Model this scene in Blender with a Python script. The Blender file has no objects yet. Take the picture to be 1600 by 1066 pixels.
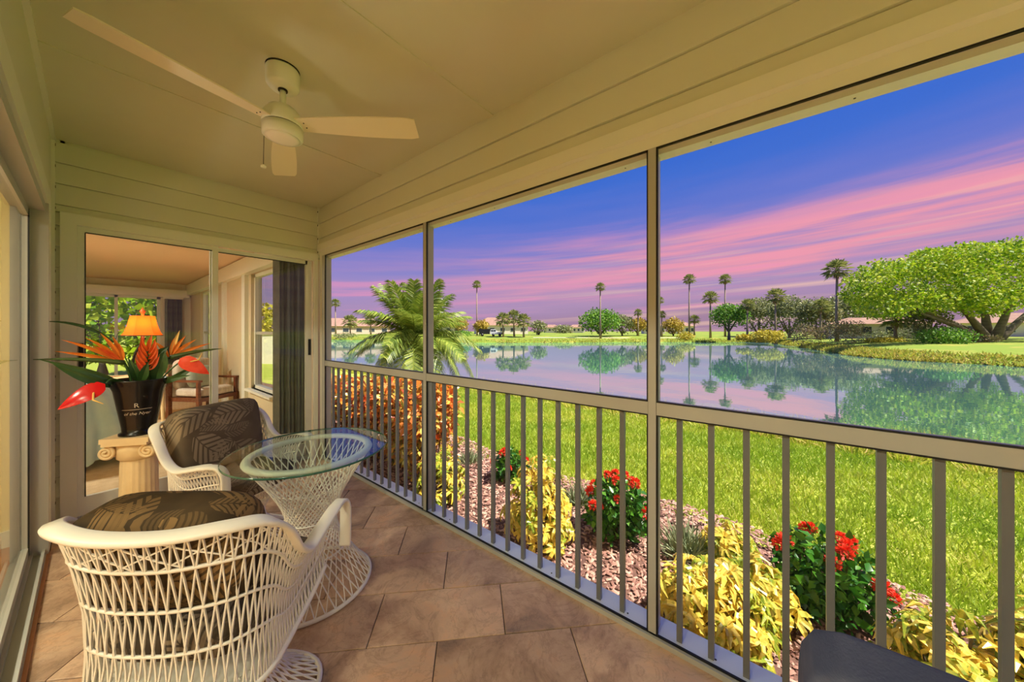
import bpy, math, random
import numpy as np
from mathutils import Vector, Matrix

rnd = random.Random(7)
rng = np.random.default_rng(11)
S = bpy.context.scene
COL = S.collection

# ------------------------------------------------------------------ camera
FPX, YAW, HORIZON, EYE = 523.0, math.radians(51.45), 517.0, 1.36
cam_d = bpy.data.cameras.new('camera')
cam = bpy.data.objects.new('camera', cam_d)
COL.objects.link(cam)
cam_d.sensor_fit = 'HORIZONTAL'
cam_d.sensor_width = 36.0
cam_d.lens = 36.0 * FPX / 1600.0
cam_d.shift_y = -(533.0 - HORIZON) / 1600.0
cam_d.clip_start, cam_d.clip_end = 0.02, 900
cam.location = (0, 0, EYE)
cam.rotation_euler = (math.radians(90), 0, -YAW)
S.camera = cam
FWD = (math.sin(YAW), math.cos(YAW))
RGT = (math.cos(YAW), -math.sin(YAW))

# ------------------------------------------------------------------ colour management
S.view_settings.view_transform = 'Standard'
S.view_settings.look = 'None'
S.view_settings.exposure = 0.0
S.view_settings.gamma = 1.0
S.view_settings.use_curve_mapping = False
S.cycles.use_denoising = True
S.cycles.max_bounces = 10
S.cycles.diffuse_bounces = 6
S.cycles.glossy_bounces = 4
S.cycles.transparent_max_bounces = 24
S.cycles.caustics_reflective = False
S.cycles.caustics_refractive = False
S.cycles.sample_clamp_indirect = 6.0


def lin(c):
    return tuple(((v / 255) / 12.92 if v / 255 <= 0.04045 else ((v / 255 + 0.055) / 1.055) ** 2.4) for v in c) + (1.0,)


# ------------------------------------------------------------------ sky
def build_world():
    w = bpy.data.worlds.new('sunset_sky')
    S.world = w
    w.use_nodes = True
    nt = w.node_tree
    nt.nodes.clear()
    N, L = nt.nodes.new, nt.links.new

    def m(op, a, b=None):
        n = N('ShaderNodeMath')
        n.operation = op
        for i, v in enumerate((a, b)):
            if v is None:
                continue
            if isinstance(v, (int, float)):
                n.inputs[i].default_value = v
            else:
                L(v, n.inputs[i])
        return n.outputs[0]

    tc = N('ShaderNodeTexCoord')

    def dot(v):
        n = N('ShaderNodeVectorMath')
        n.operation = 'DOT_PRODUCT'
        L(tc.outputs['Generated'], n.inputs[0])
        n.inputs[1].default_value = v
        return n.outputs['Value']

    a, b, e = dot((RGT[0], RGT[1], 0)), dot((FWD[0], FWD[1], 0)), dot((0, 0, 1))
    tilt = m('SUBTRACT', e, m('MULTIPLY', m('ADD', a, 0.2), 0.06))

    def streak(ka, ke, scale, detail):
        cb = N('ShaderNodeCombineXYZ')
        L(m('MULTIPLY', a, ka), cb.inputs[0])
        L(m('MULTIPLY', b, ka), cb.inputs[1])
        L(m('MULTIPLY', tilt, ke), cb.inputs[2])
        nz = N('ShaderNodeTexNoise')
        nz.inputs['Scale'].default_value = scale
        nz.inputs['Detail'].default_value = detail
        nz.inputs['Roughness'].default_value = 0.55
        L(cb.outputs[0], nz.inputs['Vector'])
        return nz.outputs['Fac']

    n1, n2 = streak(1.0, 11.0, 1.6, 5), streak(1.3, 26.0, 1.4, 6)
    wob = m('MULTIPLY', m('SUBTRACT', n1, 0.5), 0.11)
    ramp = N('ShaderNodeValToRGB')
    cr = ramp.color_ramp
    stops = [(0.0, (172, 138, 168)), (0.06, (178, 150, 192)), (0.13, (164, 148, 206)), (0.20, (138, 136, 212)), (0.27, (108, 126, 216)),
             (0.34, (70, 116, 218)), (0.46, (44, 104, 216)), (1.0, (36, 84, 194))]
    cr.elements[0].position, cr.elements[1].position = 0.0, 1.0
    cr.elements[0].color, cr.elements[1].color = lin(stops[0][1]), lin(stops[-1][1])
    for p, c in stops[1:-1]:
        cr.elements.new(p).color = lin(c)
    L(m('ADD', tilt, wob), ramp.inputs['Fac'])
    def rng_map(v, a0, a1):
        n = N('ShaderNodeMapRange')
        n.interpolation_type = 'SMOOTHSTEP'
        n.inputs['From Min'].default_value, n.inputs['From Max'].default_value = a0, a1
        L(v, n.inputs['Value'])
        return n.outputs[0]

    def blend(fac, base, col):
        n = N('ShaderNodeMix')
        n.data_type = 'RGBA'
        L(fac, n.inputs['Factor'])
        L(base, n.inputs['A'])
        n.inputs['B'].default_value = lin(col)
        return n.outputs['Result']

    # broad rosy cloud bank, strongest towards the sunset side, then thin streaks
    tw = m('ADD', tilt, m('MULTIPLY', wob, 1.2))
    band = m('MULTIPLY', rng_map(tw, 0.04, 0.13), rng_map(tw, 0.27, 0.17))
    bank = m('MULTIPLY', m('MULTIPLY', band, rng_map(a, -0.75, 0.75)), rng_map(n2, 0.30, 0.62))
    c1 = blend(m('MULTIPLY', bank, 0.95), ramp.outputs['Color'], (255, 164, 178))
    low = m('MULTIPLY', rng_map(tilt, 0.32, 0.08), rng_map(n2, 0.53, 0.70))
    c2 = blend(m('MULTIPLY', low, 0.6), c1, (244, 156, 196))
    n3 = streak(0.8, 40.0, 1.5, 4)
    peach = m('MULTIPLY', m('MULTIPLY', rng_map(n3, 0.52, 0.72), rng_map(tilt, 0.24, 0.12)), rng_map(a, -0.4, 0.6))
    c3 = blend(m('MULTIPLY', peach, 0.6), c2, (255, 210, 186))
    bg = N('ShaderNodeBackground')
    bg.inputs['Strength'].default_value = 1.0
    L(c3, bg.inputs['Color'])
    out = N('ShaderNodeOutputWorld')
    L(bg.outputs[0], out.inputs[0])


build_world()

# ------------------------------------------------------------------ sun
sun_d = bpy.data.lights.new('sun', 'SUN')
sun_d.energy = 9.8
sun_d.angle = math.radians(1.2)
sun_d.color = (1.0, 0.94, 0.82)
sun = bpy.data.objects.new('sun', sun_d)
COL.objects.link(sun)
SUN_TO = Vector((0.26, -0.80, 1.45)).normalized()
sun.rotation_euler = SUN_TO.to_track_quat('Z', 'Y').to_euler()
sun.location = SUN_TO * 60


# ------------------------------------------------------------------ helpers: pixels to directions
def pdir(px, py=HORIZON):
    k = (px - 800.0) / FPX
    return (FWD[0] + RGT[0] * k, FWD[1] + RGT[1] * k, -(py - HORIZON) / FPX)


def at_depth(px, py, d):
    v = pdir(px, py)
    return Vector((v[0] * d, v[1] * d, EYE + v[2] * d))


def on_ground(px, py, z):
    v = pdir(px, py)
    t = (z - EYE) / v[2]
    return Vector((v[0] * t, v[1] * t, z))


# ------------------------------------------------------------------ helpers: materials
def mat(name, c1, c2=None, scale=6.0, rough=0.5, bump=0.0, bscale=60.0, island=None, vary=0.0, spec=0.5,
        stretch=(1, 1, 1), trans=0.0, metal=0.0, c3=None, coords='Object', detail=4, emit=None, patch=None):
    m = bpy.data.materials.new(name)
    m.use_nodes = True
    nt = m.node_tree
    N, L = nt.nodes.new, nt.links.new
    p = nt.nodes['Principled BSDF']
    p.inputs['Roughness'].default_value = rough
    p.inputs['Metallic'].default_value = metal
    p.inputs['Specular IOR Level'].default_value = spec
    col = None
    if island or c2 or bump:
        tc = N('ShaderNodeTexCoord')
        mp = N('ShaderNodeMapping')
        mp.inputs['Scale'].default_value = stretch
        L(tc.outputs[coords], mp.inputs[0])
    if island:
        g = N('ShaderNodeNewGeometry')
        r = N('ShaderNodeValToRGB')
        r.color_ramp.elements[0].color = lin(island[0])
        r.color_ramp.elements[1].color = lin(island[-1])
        for i, c in enumerate(island[1:-1]):
            r.color_ramp.elements.new((i + 1) / (len(island) - 1)).color = lin(c)
        L(g.outputs['Random Per Island'], r.inputs[0])
        col = r.outputs[0]
    elif c2:
        nz = N('ShaderNodeTexNoise')
        nz.inputs['Scale'].default_value = scale
        nz.inputs['Detail'].default_value = detail
        nz.inputs['Roughness'].default_value = 0.6
        L(mp.outputs[0], nz.inputs['Vector'])
        r = N('ShaderNodeValToRGB')
        r.color_ramp.elements[0].position, r.color_ramp.elements[1].position = 0.32, 0.68
        r.color_ramp.elements[0].color, r.color_ramp.elements[1].color = lin(c1), lin(c2)
        if c3:
            r.color_ramp.elements.new(0.52).color = lin(c3)
        L(nz.outputs['Fac'], r.inputs[0])
        col = r.outputs[0]
    if patch:
        pg, pn, pr, pm = N('ShaderNodeNewGeometry'), N('ShaderNodeTexNoise'), N('ShaderNodeMapRange'), N('ShaderNodeMix')
        pn.inputs['Scale'].default_value, pn.inputs['Detail'].default_value = patch[0], 5
        L(pg.outputs['Position'], pn.inputs['Vector'])
        pr.inputs['From Min'].default_value, pr.inputs['From Max'].default_value = 0.38, 0.66
        L(pn.outputs['Fac'], pr.inputs['Value'])
        pm.data_type = 'RGBA'
        L(pr.outputs[0], pm.inputs['Factor'])
        L(col, pm.inputs['A'])
        pm.inputs['B'].default_value = lin(patch[1])
        col = pm.outputs['Result']
    if vary:
        oi = N('ShaderNodeObjectInfo')
        hs = N('ShaderNodeHueSaturation')
        mr = N('ShaderNodeMapRange')
        mr.inputs['To Min'].default_value, mr.inputs['To Max'].default_value = 1 - vary, 1 + vary
        L(oi.outputs['Random'], mr.inputs['Value'])
        L(mr.outputs[0], hs.inputs['Value'])
        if col is None:
            hs.inputs['Color'].default_value = lin(c1)
        else:
            L(col, hs.inputs['Color'])
        col = hs.outputs[0]
    if col is None:
        p.inputs['Base Color'].default_value = lin(c1)
    else:
        L(col, p.inputs['Base Color'])
    if bump:
        nb = N('ShaderNodeTexNoise')
        nb.inputs['Scale'].default_value = bscale
        nb.inputs['Detail'].default_value = 5
        L(mp.outputs[0], nb.inputs['Vector'])
        bp = N('ShaderNodeBump')
        bp.inputs['Strength'].default_value = bump
        bp.inputs['Distance'].default_value = 0.02
        L(nb.outputs['Fac'], bp.inputs['Height'])
        L(bp.outputs[0], p.inputs['Normal'])
    if emit:
        p.inputs['Emission Color'].default_value = lin(emit[0])
        p.inputs['Emission Strength'].default_value = emit[1]
    if trans:
        tr = N('ShaderNodeBsdfTranslucent')
        if col is None:
            tr.inputs['Color'].default_value = lin(c1)
        else:
            L(col, tr.inputs['Color'])
        mx = N('ShaderNodeMixShader')
        mx.inputs[0].default_value = trans
        L(p.outputs[0], mx.inputs[1])
        L(tr.outputs[0], mx.inputs[2])
        L(mx.outputs[0], nt.nodes['Material Output'].inputs[0])
    return m


def glass_mat(name, tint=(250, 252, 250), ior=1.5, extra=0.0):
    m = bpy.data.materials.new(name)
    m.use_nodes = True
    nt = m.node_tree
    nt.nodes.clear()
    N, L = nt.nodes.new, nt.links.new
    t, g = N('ShaderNodeBsdfTransparent'), N('ShaderNodeBsdfGlossy')
    t.inputs['Color'].default_value = lin(tint)
    g.inputs['Roughness'].default_value = 0.0
    fr = N('ShaderNodeFresnel')
    fr.inputs['IOR'].default_value = ior
    ad = N('ShaderNodeMath')
    ad.operation = 'ADD'
    ad.use_clamp = True
    L(fr.outputs[0], ad.inputs[0])
    ad.inputs[1].default_value = extra
    # only the outer face reflects: a pane seen from inside its own thickness passes light straight on
    ge, inv, mu = N('ShaderNodeNewGeometry'), N('ShaderNodeMath'), N('ShaderNodeMath')
    inv.operation, mu.operation = 'SUBTRACT', 'MULTIPLY'
    inv.inputs[0].default_value = 1.0
    L(ge.outputs['Backfacing'], inv.inputs[1])
    L(ad.outputs[0], mu.inputs[0])
    L(inv.outputs[0], mu.inputs[1])
    mx = N('ShaderNodeMixShader')
    L(mu.outputs[0], mx.inputs[0])
    L(t.outputs[0], mx.inputs[1])
    L(g.outputs[0], mx.inputs[2])
    o = N('ShaderNodeOutputMaterial')
    L(mx.outputs[0], o.inputs[0])
    return m


def screen_mat():
    m = bpy.data.materials.new('insect_screen')
    m.use_nodes = True
    nt = m.node_tree
    nt.nodes.clear()
    N, L = nt.nodes.new, nt.links.new
    t, d = N('ShaderNodeBsdfTransparent'), N('ShaderNodeBsdfDiffuse')
    d.inputs['Color'].default_value = (0.05, 0.05, 0.05, 1)
    mx = N('ShaderNodeMixShader')
    mx.inputs[0].default_value = 0.05
    L(t.outputs[0], mx.inputs[1])
    L(d.outputs[0], mx.inputs[2])
    o = N('ShaderNodeOutputMaterial')
    L(mx.outputs[0], o.inputs[0])
    return m


def water_mat():
    m = bpy.data.materials.new('lake_water')
    m.use_nodes = True
    nt = m.node_tree
    nt.nodes.clear()
    N, L = nt.nodes.new, nt.links.new
    tc = N('ShaderNodeTexCoord')
    nz = N('ShaderNodeTexNoise')
    nz.inputs['Scale'].default_value = 0.9
    nz.inputs['Detail'].default_value = 3
    L(tc.outputs['Object'], nz.inputs['Vector'])
    bp = N('ShaderNodeBump')
    bp.inputs['Strength'].default_value = 0.05
    bp.inputs['Distance'].default_value = 0.08
    L(nz.outputs['Fac'], bp.inputs['Height'])
    g = N('ShaderNodeBsdfGlossy')
    g.inputs['Color'].default_value = (0.74, 1.0, 0.90, 1)
    g.inputs['Roughness'].default_value = 0.02
    L(bp.outputs[0], g.inputs['Normal'])
    d = N('ShaderNodeBsdfDiffuse')
    d.inputs['Color'].default_value = lin((150, 204, 214))
    mx = N('ShaderNodeMixShader')
    mx.inputs[0].default_value = 0.93
    L(d.outputs[0], mx.inputs[1])
    L(g.outputs[0], mx.inputs[2])
    o = N('ShaderNodeOutputMaterial')
    L(mx.outputs[0], o.inputs[0])
    return m


def leaf_print_mat(name, base, leaf, axes, scale):
    """taupe cloth printed with fern and palm leaves; axes picks the two object axes of the print"""
    m = bpy.data.materials.new(name)
    m.use_nodes = True
    nt = m.node_tree
    N, L = nt.nodes.new, nt.links.new
    p = nt.nodes['Principled BSDF']
    p.inputs['Roughness'].default_value = 0.85
    p.inputs['Specular IOR Level'].default_value = 0.2

    def M(op, a, b=None, c=None):
        n = N('ShaderNodeMath')
        n.operation = op
        for i, v in enumerate((a, b, c)):
            if v is None:
                continue
            if isinstance(v, (int, float)):
                n.inputs[i].default_value = v
            else:
                L(v, n.inputs[i])
        return n.outputs[0]

    tc = N('ShaderNodeTexCoord')
    sx = N('ShaderNodeSeparateXYZ')
    L(tc.outputs['Object'], sx.inputs[0])

    def layer(sc, off, freq, wide):
        u = M('ADD', M('MULTIPLY', sx.outputs[axes[0]], sc), off)
        v = M('ADD', M('MULTIPLY', M('SUBTRACT', sx.outputs[axes[1]], sx.outputs[3 - axes[0] - axes[1]]), sc), off * 0.7)   # the print wraps over the edges
        cb = N('ShaderNodeCombineXYZ')
        L(u, cb.inputs[0])
        L(v, cb.inputs[1])
        vo = N('ShaderNodeTexVoronoi')
        vo.voronoi_dimensions = '2D'
        vo.inputs['Scale'].default_value = 1.0
        L(cb.outputs[0], vo.inputs['Vector'])
        sub = N('ShaderNodeVectorMath')
        sub.operation = 'SUBTRACT'
        L(cb.outputs[0], sub.inputs[0])
        L(vo.outputs['Position'], sub.inputs[1])
        sc_ = N('ShaderNodeSeparateColor')
        L(vo.outputs['Color'], sc_.inputs[0])
        ang = M('MULTIPLY', sc_.outputs[0], 6.283)
        ss = N('ShaderNodeSeparateXYZ')
        L(sub.outputs[0], ss.inputs[0])
        c, s = M('COSINE', ang), M('SINE', ang)
        x = M('ADD', M('MULTIPLY', ss.outputs[0], c), M('MULTIPLY', ss.outputs[1], s))
        y = M('SUBTRACT', M('MULTIPLY', ss.outputs[1], c), M('MULTIPLY', ss.outputs[0], s))
        y = M('ADD', y, M('MULTIPLY', M('MULTIPLY', x, x), 0.5))
        ay = M('ABSOLUTE', y)
        env = M('MULTIPLY', M('SUBTRACT', 0.36, M('MULTIPLY', M('MULTIPLY', x, x), 1.2)), wide)
        inside = M('LESS_THAN', ay, env)
        stripes = M('GREATER_THAN', M('SINE', M('MULTIPLY', M('SUBTRACT', x, M('MULTIPLY', ay, 0.9)), freq)), -0.35)
        rib = M('GREATER_THAN', ay, 0.012)
        return M('MULTIPLY', M('MULTIPLY', inside, stripes), rib), sc_.outputs[1]

    l1, r1 = layer(scale, 3.1, 42, 0.95)
    l2, r2 = layer(scale * 1.25, 9.7, 60, 0.6)
    k = M('MAXIMUM', M('MULTIPLY', l1, M('ADD', M('MULTIPLY', r1, 0.6), 0.4)), M('MULTIPLY', l2, M('ADD', M('MULTIPLY', r2, 0.5), 0.15)))
    nz = N('ShaderNodeTexNoise')
    nz.inputs['Scale'].default_value = 7
    L(tc.outputs['Object'], nz.inputs['Vector'])
    k2 = M('ADD', M('MULTIPLY', k, 0.85), M('MULTIPLY', M('SUBTRACT', nz.outputs['Fac'], 0.45), 0.5))
    mx = N('ShaderNodeMix')
    mx.data_type = 'RGBA'
    mx.clamp_factor = True
    L(k2, mx.inputs['Factor'])
    mx.inputs['A'].default_value = lin(base)
    mx.inputs['B'].default_value = lin(leaf)
    L(mx.outputs['Result'], p.inputs['Base Color'])
    return m


# ------------------------------------------------------------------ helpers: meshes
class MB:
    def __init__(self):
        self.v, self.f = [], []

    def add(self, vs, fs):
        o = len(self.v)
        self.v += [tuple(x) for x in vs]
        self.f += [tuple(i + o for i in f) for f in fs]
        return self

    def box(self, x0, x1, y0, y1, z0, z1, mtx=None):
        vs = [Vector((x, y, z)) for z in (z0, z1) for y in (y0, y1) for x in (x0, x1)]
        if mtx is not None:
            vs = [mtx @ q for q in vs]
        return self.add(vs, [(0, 2, 3, 1), (4, 5, 7, 6), (0, 1, 5, 4), (2, 6, 7, 3), (0, 4, 6, 2), (1, 3, 7, 5)])

    def tube(self, pts, r, n=6, caps=True):
        pts = [Vector(q) for q in pts]
        rs = r if isinstance(r, (list, tuple)) else [r] * len(pts)
        vs, fs = [], []
        up = None
        for i, q in enumerate(pts):
            t = (pts[min(i + 1, len(pts) - 1)] - pts[max(i - 1, 0)])
            t = t.normalized() if t.length > 1e-9 else Vector((0, 0, 1))
            if up is None:
                up = Vector((0, 0, 1)) if abs(t.z) < 0.9 else Vector((1, 0, 0))
            a = t.cross(up)
            a = a.normalized() if a.length > 1e-6 else Vector((1, 0, 0))
            b = a.cross(t).normalized()
            up = b
            for k in range(n):
                th = 2 * math.pi * (k + 0.5) / n
                vs.append(q + (a * math.cos(th) + b * math.sin(th)) * rs[i])
        for i in range(len(pts) - 1):
            for k in range(n):
                k2 = (k + 1) % n
                fs.append((i * n + k, i * n + k2, (i + 1) * n + k2, (i + 1) * n + k))
        if caps:
            fs.append(tuple(range(n))[::-1])
            fs.append(tuple((len(pts) - 1) * n + k for k in range(n)))
        return self.add(vs, fs)

    def loop_tube(self, pts, r, n=6):
        pts = [Vector(q) for q in pts]
        m = len(pts)
        vs, fs = [], []
        for i, q in enumerate(pts):
            t = (pts[(i + 1) % m] - pts[i - 1]).normalized()
            a = t.cross(Vector((0, 0, 1))).normalized()
            b = a.cross(t)
            for k in range(n):
                th = 2 * math.pi * (k + 0.5) / n
                vs.append(q + (a * math.cos(th) + b * math.sin(th)) * r)
        for i in range(m):
            j = (i + 1) % m
            for k in range(n):
                k2 = (k + 1) % n
                fs.append((i * n + k, i * n + k2, j * n + k2, j * n + k))
        return self.add(vs, fs)

    def lathe(self, prof, n=32, c=(0, 0, 0)):
        vs, fs = [], []
        for r, z in prof:
            for k in range(n):
                th = 2 * math.pi * k / n
                vs.append((c[0] + r * math.cos(th), c[1] + r * math.sin(th), c[2] + z))
        for i in range(len(prof) - 1):
            for k in range(n):
                k2 = (k + 1) % n
                fs.append((i * n + k, i * n + k2, (i + 1) * n + k2, (i + 1) * n + k))
        fs.append(tuple(range(n))[::-1])
        fs.append(tuple((len(prof) - 1) * n + k for k in range(n)))
        return self.add(vs, fs)

    def cushion(self, hx, hy, hz, p=5.0, n=14, mtx=None, puff=0.0):
        seen, vs, fs = {}, [], []

        def vid(q):
            key = tuple(round(c, 5) for c in q)
            if key not in seen:
                d = (abs(q[0]) ** p + abs(q[1]) ** p + abs(q[2]) ** p) ** (1 / p)
                x, y, z = (c / d for c in q)
                k = 1 + puff * (1 - x * x) * (1 - z * z)
                w = Vector((x * hx, y * hy * k, z * hz))
                seen[key] = len(vs)
                vs.append(mtx @ w if mtx is not None else w)
            return seen[key]

        g = [math.tan((2 * i / n - 1) * math.pi / 4) for i in range(n + 1)]
        for ax in range(3):
            for sgn in (-1, 1):
                for i in range(n):
                    for j in range(n):
                        quad = []
                        for a, b in ((g[i], g[j]), (g[i + 1], g[j]), (g[i + 1], g[j + 1]), (g[i], g[j + 1])):
                            q = [0, 0, 0]
                            q[ax], q[(ax + 1) % 3], q[(ax + 2) % 3] = sgn, a, b
                            quad.append(vid(q))
                        fs.append(tuple(quad if sgn > 0 else quad[::-1]))
        return self.add(vs, fs)

    def mesh(self, name, material, smooth=False):
        me = bpy.data.meshes.new(name)
        me.from_pydata(self.v, [], self.f)
        if smooth:
            me.polygons.foreach_set('use_smooth', [True] * len(me.polygons))
        if material:
            me.materials.append(material)
        me.update()
        return me

    def build(self, name, material, parent=None, smooth=False, loc=None):
        return link(name, self.mesh(name, material, smooth), parent, loc)


def link(name, me, parent=None, loc=None, rot=None, scale=None):
    o = bpy.data.objects.new(name, me)
    COL.objects.link(o)
    if parent:
        o.parent = parent
    if loc is not None:
        o.location = loc
    if rot is not None:
        o.rotation_euler = rot
    if scale is not None:
        o.scale = (scale,) * 3 if isinstance(scale, (int, float)) else scale
    return o


def tag(o, label, cat, group=None):
    o['label'], o['category'] = label, cat
    if group:
        o['group'] = group
    return o


def thing(name, label, cat, loc=(0, 0, 0), rz=0.0, group=None):
    o = link(name, None, None, loc, (0, 0, rz))
    o.empty_display_size = 0.1
    return tag(o, label, cat, group)


def struct(o, label=None, cat=None):
    o['kind'] = 'structure'
    if label:
        o['label'] = label
    if cat:
        o['category'] = cat
    return o


def stuff(o):
    o['kind'] = 'stuff'
    return o


def copy_tree(o, parent=None):
    c = o.copy()
    COL.objects.link(c)
    if parent:
        c.parent = parent
    for ch in list(o.children):
        copy_tree(ch, c)
    return c


def scatter(name, tv, tf, pos, side, dirv, nrm, material, parent=None):
    """one mesh of many small pieces: template (x=side, y=dir, z=normal) set at each position"""
    tv, tf = np.array(tv, float), np.array(tf, int)
    n, k = len(pos), len(tv)
    V = (pos[:, None, :] + tv[None, :, 0:1] * side[:, None, :] + tv[None, :, 1:2] * dirv[:, None, :] + tv[None, :, 2:3] * nrm[:, None, :]).reshape(-1, 3)
    F = (tf[None] + (np.arange(n) * k)[:, None, None]).reshape(-1, tf.shape[1])
    me = bpy.data.meshes.new(name)
    me.vertices.add(len(V))
    me.vertices.foreach_set('co', V.ravel().astype(np.float32))
    me.loops.add(F.size)
    me.loops.foreach_set('vertex_index', F.ravel().astype(np.int32))
    me.polygons.add(len(F))
    me.polygons.foreach_set('loop_start', (np.arange(len(F)) * F.shape[1]).astype(np.int32))
    me.update(calc_edges=True)
    me.materials.append(material)
    return link(name, me, parent)


def unit(a):
    return a / np.maximum(np.linalg.norm(a, axis=1, keepdims=True), 1e-9)


def frames(d, n):
    d = unit(d)
    s = unit(np.cross(d, n))
    return s, d, np.cross(s, d)


LEAF_V = [(0, 0, 0), (0.32, 0.45, 0.10), (0, 1, -0.05), (-0.32, 0.45, 0.10), (0, 0.45, 0)]
LEAF_F = [(0, 1, 4), (4, 1, 2), (0, 4, 3), (4, 2, 3)]
CARD_F = [(0, 1, 2), (0, 2, 3)]
CARD_V = [(0, 0, 0), (0.36, 0.5, 0.10), (0, 1, 0), (-0.36, 0.5, 0.10)]


def foliage(name, clumps, size, material, parent, shell=0.62, flat=0.4, tmpl=(CARD_V, CARD_F)):
    """leaves of a crown: clumps = (centre, radii, count), local to the parent"""
    P, Nn = [], []
    for c, r, k in clumps:
        u = unit(rng.normal(size=(k, 3)))
        rad = shell + (1.08 - shell) * rng.random((k, 1)) ** 0.7
        P.append(np.array(c) + u * rad * np.array(r))
        Nn.append(u)
    P, U = np.concatenate(P), np.concatenate(Nn)
    n = unit(U * flat + rng.normal(size=U.shape) * 0.55 + np.array((0, 0, 0.35)))
    d = rng.normal(size=U.shape) + U * 0.6
    s, d, n = frames(d, n)
    sz = size * (0.65 + 0.7 * rng.random((len(P), 1)))
    return stuff(scatter(name, *tmpl, P, s * sz, d * sz, n * sz, material, parent))


# ------------------------------------------------------------------ materials
M_SIDING = mat('white_vinyl_siding', (214, 215, 196), rough=0.45)
M_TRIM = mat('white_trim_paint', (226, 227, 214), rough=0.4)
M_CEIL = mat('ceiling_paint', (208, 207, 182), (213, 212, 188), scale=1.5, rough=0.7)
M_ALU = mat('taupe_aluminium', (176, 176, 170), rough=0.38)
M_SILL = mat('white_sill_paint', (226, 234, 244), rough=0.4)
M_BLACK = mat('black_gasket', (12, 12, 12), rough=0.6)
M_BALU = mat('grey_white_baluster_paint', (122, 124, 126), rough=0.4)


def slate_mat():
    m = bpy.data.materials.new('slate_tile')
    m.use_nodes = True
    nt = m.node_tree
    N, L = nt.nodes.new, nt.links.new
    p = nt.nodes['Principled BSDF']
    p.inputs['Roughness'].default_value = 0.42
    p.inputs['Specular IOR Level'].default_value = 0.4
    ge, oi = N('ShaderNodeNewGeometry'), N('ShaderNodeObjectInfo')
    # each tile is cut from another place of the stone
    sh, ad = N('ShaderNodeVectorMath'), N('ShaderNodeVectorMath')
    sh.operation, ad.operation = 'SCALE', 'ADD'
    cb = N('ShaderNodeCombineXYZ')
    for k in range(3):
        L(oi.outputs['Random'], cb.inputs[k])
    L(cb.outputs[0], sh.inputs[0])
    sh.inputs['Scale'].default_value = 37.0
    L(ge.outputs['Position'], ad.inputs[0])
    L(sh.outputs[0], ad.inputs[1])

    def noise(sc, det, ro, dist=0.0):
        n = N('ShaderNodeTexNoise')
        n.inputs['Scale'].default_value, n.inputs['Detail'].default_value, n.inputs['Roughness'].default_value = sc, det, ro
        n.inputs['Distortion'].default_value = dist
        L(ad.outputs[0], n.inputs['Vector'])
        return n.outputs['Fac']

    def ramp(v, st):
        r = N('ShaderNodeValToRGB')
        r.color_ramp.elements[0].position, r.color_ramp.elements[1].position = st[0][0], st[-1][0]
        r.color_ramp.elements[0].color, r.color_ramp.elements[1].color = lin(st[0][1]), lin(st[-1][1])
        for q, c in st[1:-1]:
            r.color_ramp.elements.new(q).color = lin(c)
        L(v, r.inputs[0])
        return r.outputs[0]

    big = noise(3.0, 9, 0.68, 0.6)
    col = ramp(big, [(0.28, (118, 102, 90)), (0.42, (174, 142, 116)), (0.55, (200, 168, 140)), (0.68, (214, 170, 134)), (0.8, (184, 154, 132))])
    vein = ramp(noise(5.0, 6, 0.7, 1.6), [(0.47, (255, 255, 255)), (0.50, (150, 138, 128)), (0.53, (255, 255, 255))])
    mu = N('ShaderNodeMix')
    mu.data_type, mu.blend_type = 'RGBA', 'MULTIPLY'
    mu.inputs['Factor'].default_value = 0.28
    L(col, mu.inputs['A'])
    L(vein, mu.inputs['B'])
    hs, mr = N('ShaderNodeHueSaturation'), N('ShaderNodeMapRange')
    mr.inputs['To Min'].default_value, mr.inputs['To Max'].default_value = 0.82, 1.12
    L(oi.outputs['Random'], mr.inputs['Value'])
    L(mr.outputs[0], hs.inputs['Value'])
    L(mu.outputs['Result'], hs.inputs['Color'])
    L(hs.outputs[0], p.inputs['Base Color'])
    bp = N('ShaderNodeBump')
    bp.inputs['Strength'].default_value, bp.inputs['Distance'].default_value = 0.35, 0.012
    L(noise(9.0, 8, 0.65, 0.4), bp.inputs['Height'])
    L(bp.outputs[0], p.inputs['Normal'])
    return m


M_TILE = slate_mat()
M_GROUT = mat('grout', (84, 70, 58), rough=0.9)
M_GLASS = glass_mat('door_glass', (246, 248, 244))
M_TGLASS = glass_mat('table_glass', (243, 250, 247), ior=1.6, extra=0.03)
M_TEDGE = mat('green_glass_edge', (54, 98, 84), rough=0.1)
M_SCREEN = screen_mat()
M_WICKER = mat('white_fibreglass_strand', (236, 233, 224), rough=0.4)
M_FAN = mat('white_fan_enamel', (236, 238, 228), rough=0.35)
M_BLADE = mat('cream_fan_blade', (240, 230, 205), rough=0.45)
M_FILLGLOW = mat('fill_lamp_glow', (250, 245, 235), rough=0.3, emit=((255, 240, 214), 1.0))
M_LENS = mat('frosted_fan_lens', (250, 246, 240), rough=0.3)
M_CUSH_B = leaf_print_mat('leaf_print_cloth_back', (88, 76, 62), (160, 142, 116), (0, 2), 4.2)
M_CUSH_D = leaf_print_mat('leaf_print_cloth_dark', (60, 48, 32), (146, 116, 74), (0, 2), 5.0)
M_CUSH_S = leaf_print_mat('leaf_print_cloth_seat', (74, 64, 54), (146, 130, 110), (0, 1), 5.5)
M_BLUECUSH = mat('slate_blue_cloth', (56, 64, 94), (78, 84, 110), scale=9, rough=0.9, stretch=(1, 1, 6), bump=0.2, bscale=200)
M_DARKMETAL = mat('dark_metal', (40, 38, 38), rough=0.4)
M_STONE = mat('cream_plaster_column', (226, 196, 146), (240, 216, 172), scale=5, rough=0.55)
M_POT = mat('black_metal_pot', (10, 10, 12), rough=0.22)
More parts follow.
